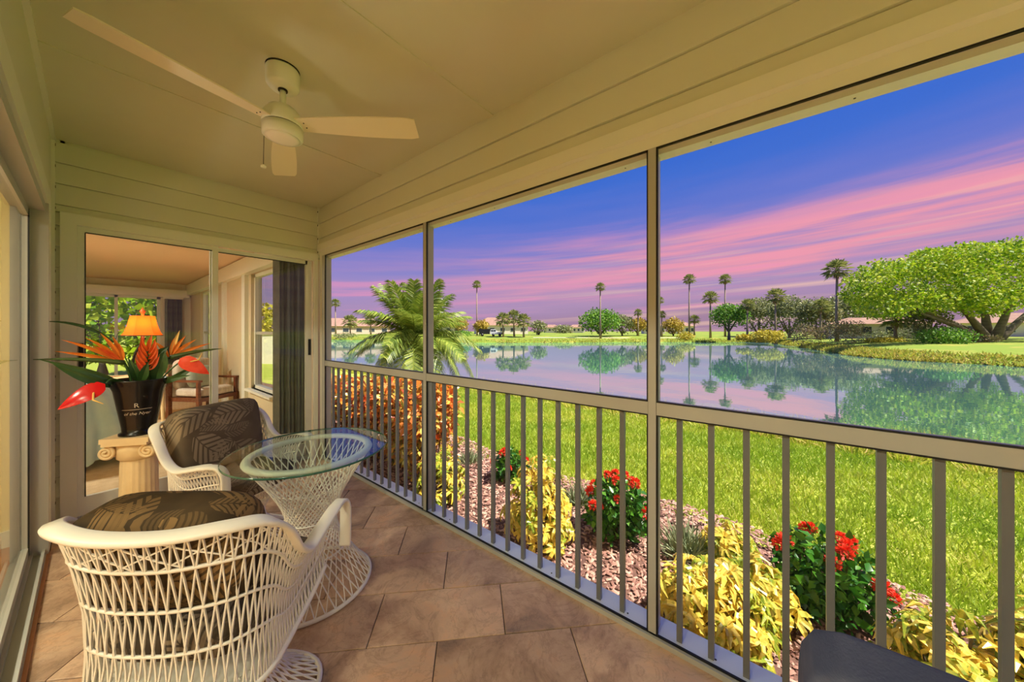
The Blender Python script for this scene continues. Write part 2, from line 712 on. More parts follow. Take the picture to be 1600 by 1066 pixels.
M_LETTER = mat('silver_lettering', (200, 190, 170), rough=0.4)

Z_CEIL, XS, XL, YF = 2.69, 1.54, -0.175, 3.905
Y_BACK = -2.4
PITCH = 0.1178


# ================================================================== SETTING: floor
def build_floor():
    fl = MB().box(XL - 0.02, XS + 0.12, Y_BACK, YF + 0.02, -0.4, -0.006).build('floor', M_GROUT)
    struct(fl, 'brown slate tiles laid diagonally over the porch floor', 'floor')
    pw, pl, g = 0.3005, 0.598, 0.0022
    u0, v0 = 1.4945, -0.4595
    x0, x1, y0, y1 = XL + 0.015, XS - 0.012, Y_BACK + 0.02, YF - 0.002

    def clip(poly, ax, lim, keep_less):
        out = []
        for i, a in enumerate(poly):
            b = poly[(i + 1) % len(poly)]
            ia = a[ax] <= lim if keep_less else a[ax] >= lim
            ib = b[ax] <= lim if keep_less else b[ax] >= lim
            if ia:
                out.append(a)
            if ia != ib:
                t = (lim - a[ax]) / (b[ax] - a[ax])
                out.append((a[0] + (b[0] - a[0]) * t, a[1] + (b[1] - a[1]) * t))
        return out

    r2 = math.sqrt(0.5)
    for i in range(-16, 14):
        ua, ub = u0 + i * pw + g, u0 + (i + 1) * pw - g
        for j in range(-8, 9):
            off = v0 + (j + (0.5 if i % 2 else 0)) * pl
            va, vb = off + g, off + pl - g
            poly = [((u + v) * r2, (u - v) * r2) for u, v in ((ua, va), (ub, va), (ub, vb), (ua, vb))]
            for ax, lim, less in ((0, x0, False), (0, x1, True), (1, y0, False), (1, y1, True)):
                if poly:
                    poly = clip(poly, ax, lim, less)
            if len(poly) < 3:
                continue
            area = 0.5 * abs(sum(poly[k][0] * poly[(k + 1) % len(poly)][1] - poly[(k + 1) % len(poly)][0] * poly[k][1] for k in range(len(poly))))
            if area < 0.0015:
                continue
            cx = sum(q[0] for q in poly) / len(poly)
            cy = sum(q[1] for q in poly) / len(poly)
            top = rnd.uniform(-0.0006, 0.0006)
            n = len(poly)
            vs = [(q[0] - cx, q[1] - cy, -0.008) for q in poly] + [(q[0] - cx, q[1] - cy, top - 0.0012) for q in poly]
            vs += [((q[0] - cx) * 0.988, (q[1] - cy) * 0.988, top) for q in poly]
            fs = [tuple(range(2 * n, 3 * n))]
            for lv in (0, 1):
                fs += [(lv * n + k, lv * n + (k + 1) % n, (lv + 1) * n + (k + 1) % n, (lv + 1) * n + k) for k in range(n)]
            sgn = sum(poly[k][0] * poly[(k + 1) % n][1] - poly[(k + 1) % n][0] * poly[k][1] for k in range(n))
            if sgn < 0:
                fs = [f[::-1] for f in fs]
            t = MB().add(vs, fs).build('tile', M_TILE, fl, loc=(cx, cy, 0))
    return fl


FLOOR = build_floor()


# ================================================================== SETTING: ceiling
def build_ceiling():
    c = MB().box(XL - 0.1, XS + 0.05, Y_BACK - 0.1, YF + 0.1, Z_CEIL, Z_CEIL + 0.12).build('ceiling', M_CEIL)
    struct(c, 'plain off-white porch ceiling with thin joint battens', 'ceiling')
    for y in (2.67, 1.395, 0.12, -1.15):
        MB().box(XL, XS, y - 0.022, y + 0.022, Z_CEIL - 0.006, Z_CEIL + 0.001).build('joint_batten', M_CEIL, c)
    MB().box(XL, XL + 0.02, Y_BACK, YF, Z_CEIL - 0.02, Z_CEIL).build('edge_bead', M_TRIM, c)
    roof = MB().box(-4.2, 2.35, Y_BACK - 0.4, 12.4, Z_CEIL + 0.14, Z_CEIL + 0.3).build('roof', M_TRIM)  # unseen eave added past the wall to keep sun off the floor
    struct(roof, 'flat roof slab above the porch, with an unseen eave added to shade it', 'roof')


build_ceiling()


def siding(parent, axis, face, a0, a1, z0, z1, inward, pitch=0.1455, anchor=2.675):
    """lap siding: one board per course; axis 'x' = wall lies along x at y=face, axis 'y' = along y at x=face"""
    z = anchor
    while z > z0:
        lo, hi = max(z - pitch, z0), min(z, z1)
        if hi - lo > 0.01:
            pb, pt = 0.018, 0.008
            prof = [(0, lo), (pb, lo), (pb, lo + 0.012), (pt, hi - 0.005), (0, hi - 0.005)]
            vs, n = [], len(prof)
            for a in (a0, a1):
                for d, zz in prof:
                    vs.append((a, face + inward * d, zz) if axis == 'x' else (face + inward * d, a, zz))
            fs = [(k, (k + 1) % n, n + (k + 1) % n, n + k) for k in range(n)] + [tuple(range(n))[::-1], tuple(range(n, 2 * n))]
            MB().add(vs, fs).build('siding_board', M_SIDING, parent)
        z -= pitch


# ================================================================== SETTING: far wall with sliding door
def build_wall_far():
    D0, D1, DT = -0.138, 1.518, 2.185
    w = MB()
    w.box(XL - 0.1, D0 + 0.02, YF + 0.016, YF + 0.12, 0, Z_CEIL)
    w.box(D0, D1 + 0.1, YF + 0.016, YF + 0.12, DT - 0.03, Z_CEIL)
    w = w.build('wall_far', M_SIDING)
    struct(w, 'end wall of white lap siding around the sliding glass door', 'wall')
    siding(w, 'x', YF + 0.016, XL, XS, DT + 0.002, Z_CEIL, -1)
    siding(w, 'x', YF + 0.016, XL, D0, 0.0, DT, -1)
    for x in (XL + 0.008, XS - 0.008):
        MB().box(x - 0.009, x + 0.009, YF - 0.014, YF + 0.01, 0 if x < 0 else DT, Z_CEIL).build('corner_post', M_TRIM, w)
    z = Z_CEIL - 0.045
    while z > 0.1:
        MB().box(XL + 0.0165, XL + 0.019, YF - 0.01, YF + 0.002, z - 0.008, z + 0.008).build('vent_slot', M_BLACK, w)
        if z > DT:
            MB().box(XS - 0.019, XS - 0.0165, YF - 0.01, YF + 0.002, z - 0.008, z + 0.008).build('vent_slot', M_BLACK, w)
        z -= 0.1455
    d = link('door_1', None, None, (0, YF, 0))
    struct(d, 'white framed two-panel sliding glass door under the ceiling fan', 'door')
    MB().box(D0, D0 + 0.072, -0.022, 0.02, 0, DT).build('casing', M_TRIM, d)
    MB().box(D1 - 0.034, D1, -0.022, 0.02, 0, DT).build('casing', M_TRIM, d)
    MB().box(D0 + 0.072, D1 - 0.034, -0.022, 0.02, DT - 0.075, DT).build('casing', M_TRIM, d)
    MB().box(D0 + 0.05, D1 - 0.03, 0.0, 0.10, 0, 0.03).build('threshold', M_ALU, d)
    # two panels: left one nearer, right one behind
    for i, (x0, x1, y) in enumerate(((D0 + 0.072, 0.705, 0.018), (0.655, D1 - 0.034, 0.055))):
        st = 0.036
        z0, z1 = 0.03, DT - 0.075
        fr = MB()
        fr.box(x0, x0 + st, y, y + 0.03, z0, z1)
        fr.box(x1 - (0.042 if i == 0 else 0.06), x1, y, y + 0.03, z0, z1)
        fr.box(x0 + st, x1 - 0.042, y, y + 0.03, z1 - 0.04, z1)
        fr.box(x0 + st, x1 - 0.042, y, y + 0.03, z0, z0 + 0.13)
        fo = fr.build('panel_frame', M_TRIM, d)
        MB().box(x0 + st, x1 - 0.04, y + 0.012, y + 0.018, z0 + 0.13, z1 - 0.04).build('pane', M_GLASS, d)
        hx = x0 + 0.006 if i == 0 else x1 - 0.034
        MB().box(hx, hx + 0.022, y - 0.012, y + 0.001, 1.10, 1.27).build('handle', M_BLACK, fo)
    g = MB()
    gx0, gx1, gz1 = D0 + 0.108, D1 - 0.094, DT - 0.115
    g.box(gx0 - 0.003, gx0 + 0.003, 0.015, 0.031, 0.16, gz1)
    g.box(gx0, 0.663, 0.015, 0.031, gz1 - 0.003, gz1 + 0.003)
    g.box(0.705, gx1, 0.052, 0.066, gz1 - 0.003, gz1 + 0.003)
    g.build('gasket', M_BLACK, d)


build_wall_far()


# ================================================================== SETTING: left wall with its sliding door
def build_wall_left():
    J = 3.50
    T = 2.13
    w = MB()
    w.box(XL - 0.12, XL, J, YF + 0.1, 0, Z_CEIL)
    w.box(XL - 0.12, XL, Y_BACK, J, T, Z_CEIL)
    w.box(XL - 0.12, XL, Y_BACK, -1.6, 0, T)
    w = w.build('wall_left', M_SIDING)
    struct(w, 'smooth white house wall beside the yellow room', 'wall')
    MB().box(XL, XL + 0.012, J - 0.02, J + 0.14, 0, T + 0.11).build('door_casing', M_TRIM, w)
    MB().box(XL, XL + 0.012, -1.7, J - 0.02, T, T + 0.11).build('door_casing', M_TRIM, w)
    d = link('door_2', None, None, (XL, 0, 0))
    struct(d, 'sliding glass door at the left edge with dark gaskets, opening to the yellow room', 'door')
    MB().box(-0.12, 0.012, J - 0.045, J - 0.02, 0, T).build('jamb', M_ALU, d)
    MB().box(-0.12, 0.0, -1.6, J - 0.045, T - 0.05, T).build('head_track', M_ALU, d)
    for x in (-0.105, -0.055, -0.012):
        MB().box(x, x + 0.012, -1.6, J - 0.045, 0.02, 0.045).build('floor_track', M_ALU, d)
    MB().box(-0.12, 0.004, -1.6, J - 0.045, -0.01, 0.02).build('threshold', M_ALU, d)
    for i, (y0, y1, x) in enumerate(((1.72, J - 0.05, -0.085), (0.05, 1.80, -0.04), (-1.6, 0.12, -0.085))):
        fr = MB()
        for a, b in ((y0, y0 + 0.045), (y1 - 0.045, y1)):
            fr.box(x, x + 0.03, a, b, 0.045, T - 0.05)
        fr.box(x, x + 0.03, y0, y1, T - 0.1, T - 0.05)
        fr.box(x, x + 0.03, y0, y1, 0.045, 0.10)
        fo = fr.build('panel_frame', M_ALU, d)
        MB().box(x + 0.012, x + 0.018, y0 + 0.045, y1 - 0.045, 0.10, T - 0.1).build('pane', M_GLASS, d)
        MB().box(x + 0.028, x + 0.034, y1 - 0.054, y1 - 0.044, 0.10, T - 0.1).build('gasket', M_BLACK, fo)
    # tiled step edge in front of the track
    st = MB().box(XL, XL + 0.016, -1.6, J - 0.02, -0.004, 0.012).build('trim_1', mat('tan_tile_edge', (176, 120, 84), (190, 138, 100), scale=5, rough=0.5))
    struct(st, 'tan tile edge strip along the left sliding door', 'trim')


build_wall_left()


# ================================================================== SETTING: screen wall on the lake side
POSTS = [3.80, 2.055, 0.437, -1.18, Y_BACK + 0.1]
H0, H1 = 2.165, 2.285


def build_wall_right():
    w = MB().box(XS, XS + 0.1, Y_BACK, YF + 0.12, H1 - 0.02, Z_CEIL + 0.14).build('wall_right', M_SIDING)
    struct(w, 'white siding band and screen framing along the lake side', 'wall')
    siding(w, 'y', XS, Y_BACK, YF, H1 - 0.01, Z_CEIL, -1, pitch=0.157, anchor=2.67)
    # header beam, bevelled on its lower inner edge
    prof = [(XS - 0.03, H1), (XS - 0.03, 2.222), (XS - 0.006, 2.214), (XS - 0.002, H0), (XS + 0.06, H0), (XS + 0.06, H1)]
    n = len(prof)
    vs = [(x, y, z) for y in (Y_BACK, YF - 0.02) for x, z in prof]
    MB().add(vs, [(k, n + k, n + (k + 1) % n, (k + 1) % n) for k in range(n)] + [tuple(range(n)), tuple(range(n, 2 * n))[::-1]]).build('header_beam', M_TRIM, w)
    MB().box(XS + 0.03, XS + 0.095, Y_BACK, YF - 0.02, H0 - 0.022, H0).build('outer_head_channel', M_TRIM, w)
    MB().box(XS - 0.016, XS - 0.002, Y_BACK, YF - 0.03, 0.0, 0.022).build('inner_sill_lip', M_ALU, w)
    MB().box(XS - 0.002, XS + 0.006, Y_BACK, YF - 0.03, 0.0, 0.030).build('sill_gasket', M_BLACK, w)
    sl = MB().box(XS + 0.006, XS + 0.115, Y_BACK, YF - 0.03, -0.40, 0.026).build('outer_sill', M_SILL, w)
    for i, y in enumerate(POSTS):
        hw = 0.0165 if 0 < i < len(POSTS) - 1 else 0.03
        po = MB().box(XS - 0.002, XS + 0.068, y - hw, y + hw, 0.0, H0).build('post', M_ALU, w)
        for s in (-1, 1):
            MB().box(XS + 0.001, XS + 0.012, y + s * (hw + 0.0035) - 0.0035, y + s * (hw + 0.0035) + 0.0035, 0.03, H0).build('spline', M_BLACK, po)
    MB().box(XS - 0.004, XS + 0.07, POSTS[0] + 0.03, YF - 0.022, 0, H0).build('corner_jamb', M_TRIM, w)
    for a, b in zip(POSTS[1:], POSTS[:-1]):
        MB().box(XS + 0.001, XS + 0.012, a + 0.02, b - 0.02, H0 - 0.006, H0 + 0.001).build('head_spline', M_BLACK, w)
        MB().box(XS + 0.006, XS + 0.008, a + 0.02, b - 0.02, 0.03, H0 - 0.006).build('screen_mesh', M_SCREEN, w)
        y = a + 0.12
        while y < b - 0.1:
            MB().lathe([(0.004, 0.026), (0.004, 0.028), (0.002, 0.0285)], 8, (XS + 0.035, y, 0)).build('screw', M_DARKMETAL, sl)
            MB().lathe([(0.0035, 0), (0.0035, 0.002)], 8, (XS + 0.06, y + 0.02, H0 - 0.0235)).build('screw', M_DARKMETAL, w)
            y += 0.42


build_wall_right()


def build_railings():
    names = ['taupe aluminium railing bay nearest the sliding door, seen through the glass table',
             'taupe aluminium railing bay between the two thin screen posts',
             'taupe aluminium railing bay in the right foreground behind the blue cushion',
             'taupe aluminium railing bay at the near end of the porch']
    bm = MB().box(-0.0105, 0.0105, -0.0105, 0.0105, 0.0, 0.97).mesh('baluster', M_BALU)
    for i, (b, a) in enumerate(zip(POSTS[:-1], POSTS[1:])):
        r = thing('railing', names[i], 'railing', (XS, (a + b) / 2, 0), 0, 'porch railing bays')
        hl = (b - a) / 2 - 0.018
        MB().box(0.0, 0.05, -hl, hl, 0.990, 1.046).build('top_rail', M_ALU, r)
        MB().box(-0.001, 0.008, -hl, hl, 1.045, 1.051).build('rail_spline', M_BLACK, r)
        MB().box(-0.001, 0.008, -hl, hl, 0.984, 0.990).build('rail_spline', M_BLACK, r)
        y = b - 0.06 if i == 1 else b - 0.104
        y = {0: 2.055 + 0.118 * 14 - 0.06, 1: 1.995, 2: 0.333, 3: -1.28}[i]
        while y > a + 0.05:
            link('baluster', bm, r, (0.035, y - (a + b) / 2, 0.024))
            y -= PITCH


build_railings()


def build_end_screen():
    """screened end of the porch, behind the camera"""
    r = thing('end_railing', 'taupe aluminium railing across the end of the porch behind the viewer', 'railing', (0, Y_BACK, 0))
    MB().box(XL, XS, -0.02, 0.03, 0.99, 1.046).build('top_rail', M_ALU, r)
    bm = MB().box(-0.0105, 0.0105, -0.0105, 0.0105, 0.0, 0.99).mesh('baluster', M_BALU)
    x = XL + 0.1
    while x < XS - 0.05:
        link('baluster', bm, r, (x, 0.005, 0.0))
        x += PITCH
    wb = MB().box(XL - 0.1, XS + 0.1, Y_BACK - 0.06, Y_BACK, H0, Z_CEIL).build('wall_back', M_SIDING)
    struct(wb, 'white siding band over the open end of the porch', 'wall')


build_end_screen()


# ================================================================== SETTING: rooms behind the glass
M_WARMWALL = mat('warm_yellow_wall', (236, 220, 160), rough=0.7)
M_ROOMWALL = mat('cream_room_wall', (206, 192, 160), rough=0.7)
M_CARPET = mat('beige_carpet', (196, 168, 132), (214, 188, 152), scale=14, rough=0.95, bump=0.3, bscale=120)
M_ROOMCEIL = mat('peach_room_ceiling', (222, 196, 164), rough=0.8)
M_BLIND = mat('grey_vertical_blind', (92, 92, 82), (116, 114, 102), scale=8, rough=0.6)


def build_left_room():
    f = MB().box(-3.6, XL - 0.12, Y_BACK, 3.86, -0.1, 0.0).build('floor_room', mat('tan_room_tile', (176, 124, 88), (196, 146, 106), scale=4, rough=0.4))
    struct(f, 'tan floor of the yellow room behind the left glass door', 'floor')
    w = MB()
    w.box(-3.6, XL - 0.12, 3.80, 3.9, 0, Z_CEIL)
    w.box(-3.7, -3.6, Y_BACK, 3.9, 0, Z_CEIL)
    w.box(-3.6, XL - 0.12, Y_BACK - 0.1, Y_BACK, 0, Z_CEIL)
    struct(w.build('wall_room', M_WARMWALL), 'warm yellow wall seen through the left glass door', 'wall')
    struct(MB().box(-3.6, XL - 0.12, Y_BACK, 3.9, Z_CEIL - 0.1, Z_CEIL + 0.02).build('ceiling_room', M_CEIL), 'white ceiling of the yellow room', 'ceiling')
    struct(MB().box(-3.6, XL - 0.12, 3.785, 3.80, 0, 0.1).build('baseboard_room', M_TRIM), 'white baseboard of the yellow room', 'baseboard')
    for y, nm in ((2.6, 'farthest'), (0.6, 'middle'), (-1.2, 'nearest')):  # unseen lamps added to send warm light out through the glass door
        l = thing('fill_ceiling_lamp', nm + ' of three unseen warm ceiling lamps added in the yellow room to light the porch', 'lamp', (-1.5, y, Z_CEIL - 0.1), 0, 'added ceiling lamps of the yellow room')
        MB().lathe([(0.16, -0.02), (0.17, -0.001)], 24).build('base', M_TRIM, l)
        MB().lathe([(0.02, -0.09), (0.10, -0.075), (0.15, -0.02)], 24).build('diffuser', M_FILLGLOW, l, smooth=True)
        ld = bpy.data.lights.new('fill_ceiling_lamp_light', 'AREA')
        ld.shape, ld.size, ld.energy, ld.color = 'DISK', 0.3, LEFT_FILL, (1.0, 0.92, 0.72)
        lo = bpy.data.objects.new('fill_ceiling_lamp_light', ld)
        COL.objects.link(lo)
        lo.parent, lo.location = l, (0, 0, -0.1)


    for y, lab in ((2.0, 'unseen warm uplight added behind the far half of the left glass door to brighten the porch'), (-0.4, 'unseen warm uplight added behind the near half of the left glass door to brighten the porch')):  # unseen uplights added to lift the porch ceiling through the door
        l = thing('fill_floor_lamp', lab, 'lamp', (-1.1, y, 0), 0, 'added floor lamps of the yellow room')
        MB().lathe([(0.15, 0), (0.15, 0.02), (0.02, 0.03)], 24).build('base', M_DARKMETAL, l)
        MB().lathe([(0.012, 0.03), (0.012, 1.1)], 12).build('pole', M_DARKMETAL, l)
        sh = MB().lathe([(0.16, 1.02), (0.13, 1.34)], 28)
        sh.f = sh.f[:-2]
        sh.build('lamp_shade', mat('linen_shade', (250, 232, 196), rough=0.8, trans=0.6), l, smooth=True)
        ld = bpy.data.lights.new('fill_floor_lamp_bulb', 'POINT')
        ld.energy, ld.color, ld.shadow_soft_size = FLOOR_FILL, (1.0, 0.98, 0.90), 0.09
        lo = bpy.data.objects.new('fill_floor_lamp_bulb', ld)
        COL.objects.link(lo)
        lo.parent, lo.location = l, (0, 0, 1.2)


LEFT_FILL = 50.0
FLOOR_FILL = 64.0
build_left_room()

RY0, RY1, RX0, RX1, RZ = YF + 0.12, 11.5, -2.2, XS, 2.50


def build_far_room():
    struct(MB().box(RX0, RX1 + 0.1, YF + 0.02, RY1, -0.4, 0.0).build('floor_sunroom', M_CARPET), 'beige carpet of the sunroom behind the sliding door', 'floor')
    struct(MB().box(RX0, RX1 + 0.1, RY0, RY1, RZ, RZ + 0.12).build('ceiling_sunroom', M_ROOMCEIL), 'peach tinted sunroom ceiling', 'ceiling')
    struct(MB().box(RX0 - 0.1, RX0, RY0, RY1, 0, RZ).build('wall_sunroom_left', M_ROOMWALL), 'cream side wall of the sunroom', 'wall')
    # right wall with two tall windows
    wins = [(5.36, 6.41), (9.2, 10.3)]
    z0, z1 = 0.47, 2.24
    w = MB()
    ys = [RY0]
    for a, b in wins:
        w.box(RX1, RX1 + 0.14, ys[-1], a, 0, RZ)
        w.box(RX1, RX1 + 0.14, a, b, 0, z0)
        w.box(RX1, RX1 + 0.14, a, b, z1, RZ)
        ys.append(b)
    w.box(RX1, RX1 + 0.14, ys[-1], RY1, 0, RZ)
    w = w.build('wall_sunroom_right', M_ROOMWALL)
    struct(w, 'cream sunroom wall with two tall sash windows', 'wall')
    for a, b in ((6.55, 6.72), (7.9, 8.05)):
        MB().box(RX1 - 0.05, RX1, a, b, 0, RZ - 0.25).build('pilaster', M_TRIM, w)
    MB().box(RX1 - 0.09, RX1, RY0 + 0.9, RY1, RZ - 0.26, RZ - 0.02).build('cornice_box', M_TRIM, w)
    for k, (a, b) in enumerate(wins):
        d = link('window_%d' % (k + 1), None, None, (RX1, (a + b) / 2, z0))
        struct(d, ['white sash window beside the dark vertical blinds', 'farther white sash window of the sunroom'][k], 'window')
        hw, hh = (b - a) / 2, z1 - z0
        for y0, y1, zz0, zz1 in ((-hw, -hw + 0.05, 0, hh), (hw - 0.05, hw, 0, hh), (-hw, hw, hh - 0.05, hh), (-hw, hw, 0, 0.05)):
            MB().box(0.04, 0.11, y0, y1, zz0, zz1).build('frame_bar', M_TRIM, d)
        MB().box(0.05, 0.10, -hw + 0.05, hw - 0.05, hh * 0.47, hh * 0.47 + 0.045).build('meeting_rail', M_ALU, d)
        MB().box(0.075, 0.08, -hw + 0.05, hw - 0.05, 0.05, hh * 0.47).build('pane', M_GLASS, d)
        MB().box(0.085, 0.09, -hw + 0.05, hw - 0.05, hh * 0.47, hh - 0.05).build('pane', M_GLASS, d)
        MB().box(-0.07, 0.05, -hw - 0.06, hw + 0.06, -0.035, 0.0).build('sill', M_TRIM, d)
    # end wall with a wide window
    e = MB()
    for x0, x1, a, b in ((RX0, -0.35, 0, RZ), (1.02, RX1 + 0.14, 0, RZ), (-0.35, 1.02, 2.16, RZ), (-0.35, 1.02, 0, 0.25)):
        e.box(x0, x1, RY1, RY1 + 0.12, a, b)
    struct(e.build('wall_sunroom_end', mat('white_sunroom_end_wall', (222, 216, 196), rough=0.6)), 'pale end wall of the sunroom around a wide window', 'wall')
    d = link('window_3', None, None, (0.33, RY1, 0.25))
    struct(d, 'wide bright window in the sunroom end wall showing greenery', 'window')
    for x0, x1, zz0, zz1 in ((-0.68, -0.62, 0, 1.91), (0.63, 0.69, 0, 1.91), (-0.68, 0.69, 1.86, 1.91), (-0.68, 0.69, 0, 0.06), (-0.02, 0.03, 0, 1.91)):
        MB().box(x0, x1, 0.02, 0.08, zz0, zz1).build('frame_bar', M_TRIM, d)
    for x0, x1 in ((-0.62, -0.02), (0.03, 0.63)):
        MB().box(x0, x1, 0.05, 0.055, 0.06, 1.86).build('pane', M_GLASS, d)
    v = MB().box(-0.9, 1.5, RY1 - 0.16, RY1 - 0.02, 2.16, 2.34).build('trim_2', M_TRIM)
    struct(v, 'white valance box over the sunroom end window', 'trim')
    # stacked vertical blinds by the door and dark ones at the end window
    for (cx, cy, n, dx, h, lab, dy) in ((1.20, YF + 0.20, 9, 0.031, 2.10, 'dark grey vertical blinds stacked at the right of the sliding door', 0.0),
                                        (1.10, RY1 - 0.1, 9, 0.03, 2.12, 'dark vertical blinds stacked beside the sunroom end window', 0.0)):
        t = thing('vertical_blinds', lab, 'blinds', (cx, cy, 0))
        MB().box(-0.05, n * dx + 0.02, -0.02, 0.02, h, h + 0.04).build('head_rail', M_TRIM, t)
        slat = MB().box(-0.0012, 0.0012, -0.042, 0.042, 0.03, h).mesh('slat', M_BLIND)
        for k in range(n):
            link('slat', slat, t, (k * dx, 0, 0), (0, 0, math.radians(28 + 8 * (k % 3))))


build_far_room()

# ================================================================== FAN
def build_fan():
    fx, fy = 0.605, 1.972
    t = thing('ceiling_fan', 'white three-blade ceiling fan with a flat round light and pull chain', 'ceiling fan', (fx, fy, Z_CEIL))
    MB().lathe([(0.03, -0.105), (0.060, -0.10), (0.072, -0.085), (0.074, -0.012), (0.070, -0.004)], 32).build('canopy', M_FAN, t, smooth=True)
    MB().lathe([(0.074, -0.005), (0.074, 0.0)], 32).build('canopy_gap', M_BLACK, t)
    MB().lathe([(0.021, -0.112), (0.021, -0.10)], 20).build('ball_socket', M_BLACK, t)
    MB().lathe([(0.0135, -0.21), (0.0135, -0.10)], 16).build('downrod', M_FAN, t, smooth=True)
    h = MB().lathe([(0.088, -0.292), (0.090, -0.285), (0.082, -0.235), (0.062, -0.205), (0.030, -0.195)], 36).build('motor_housing', M_FAN, t, smooth=True)
    MB().lathe([(0.086, -0.297), (0.086, -0.292)], 36).build('seam', M_BLACK, h)
    MB().lathe([(0.080, -0.352), (0.088, -0.345), (0.090, -0.297)], 36).build('light_ring', M_FAN, t, smooth=True)
    MB().lathe([(0.02, -0.359), (0.06, -0.357), (0.080, -0.351)], 36).build('light_lens', M_LENS, t, smooth=True)
    # blades: long paddle, widening then rounded tip
    L, n = 0.67, 16
    vs, fs = [], []
    for i in range(n + 1):
        u = i / n
        x = 0.075 + (L - 0.075) * u
        w = 0.042 + 0.026 * math.sin(min(u * 1.25, 1) * math.pi * 0.5)
        if u > 0.93:
            w *= math.sqrt(max(0.0, 1 - ((u - 0.93) / 0.078) ** 2)) * 0.25 + 0.75
        for s, dz in ((-1, 0.0), (1, 0.0), (1, 0.006), (-1, 0.006)):
            vs.append((x, s * w, dz))
    for i in range(n):
        for k in range(4):
            fs.append((i * 4 + k, (i + 1) * 4 + k, (i + 1) * 4 + (k + 1) % 4, i * 4 + (k + 1) % 4))
    fs += [(0, 1, 2, 3), (n * 4 + 3, n * 4 + 2, n * 4 + 1, n * 4)]
    me = MB().add(vs, fs).mesh('blade', M_BLADE)
    scr = MB().lathe([(0.003, -0.003), (0.003, 0.0)], 8).mesh('blade_screw', M_DARKMETAL)
    for k in range(3):
        b = link('blade', me, t, (0, 0, -0.282), (math.radians(-11), 0, math.radians(-48 + 120 * k)))
        for dx, dy in ((0.11, -0.015), (0.11, 0.015)):
            link('blade_screw', scr, b, (dx, dy, 0))
    c = MB().tube([(-0.062, 0.066, -0.31), (-0.064, 0.068, -0.49)], 0.0014, 6).build('pull_chain', M_DARKMETAL, t)
    MB().lathe([(0.004, -0.506), (0.012, -0.503), (0.012, -0.495), (0.003, -0.488)], 14, (-0.064, 0.068, 0)).build('chain_knob', M_FAN, c)


build_fan()


# ================================================================== WICKER CHAIRS AND TABLE
def crom(pts, per=8):
    pts = [Vector(q) for q in pts]
    out = []
    for i in range(len(pts) - 1):
        p0, p1, p2, p3 = pts[max(i - 1, 0)], pts[i], pts[i + 1], pts[min(i + 2, len(pts) - 1)]
        for k in range(per):
            t = k / per
            out.append(0.5 * ((2 * p1) + (p2 - p0) * t + (2 * p0 - 5 * p1 + 4 * p2 - p3) * t * t + (3 * p1 - p0 - 3 * p2 + p3) * t ** 3))
    out.append(pts[-1])
    return out


def flat_band(path, side, w, th):
    """band of width w along side vectors, thickness th"""
    vs, fs = [], []
    n = len(path)
    for i, q in enumerate(path):
        t = (path[min(i + 1, n - 1)] - path[max(i - 1, 0)]).normalized()
        s = side[i].normalized()
        nn = t.cross(s).normalized()
        s = nn.cross(t).normalized()
        for a, b in ((-1, -0.5), (-0.8, -1), (0.8, -1), (1, -0.5), (1, 0.5), (0.8, 1), (-0.8, 1), (-1, 0.5)):
            vs.append(q + s * (a * w / 2) + nn * (b * th / 2))
    for i in range(n - 1):
        for k in range(8):
            fs.append((i * 8 + k, i * 8 + (k + 1) % 8, (i + 1) * 8 + (k + 1) % 8, (i + 1) * 8 + k))
    fs += [tuple(range(8))[::-1], tuple((n - 1) * 8 + k for k in range(8))]
    return MB().add(vs, fs)


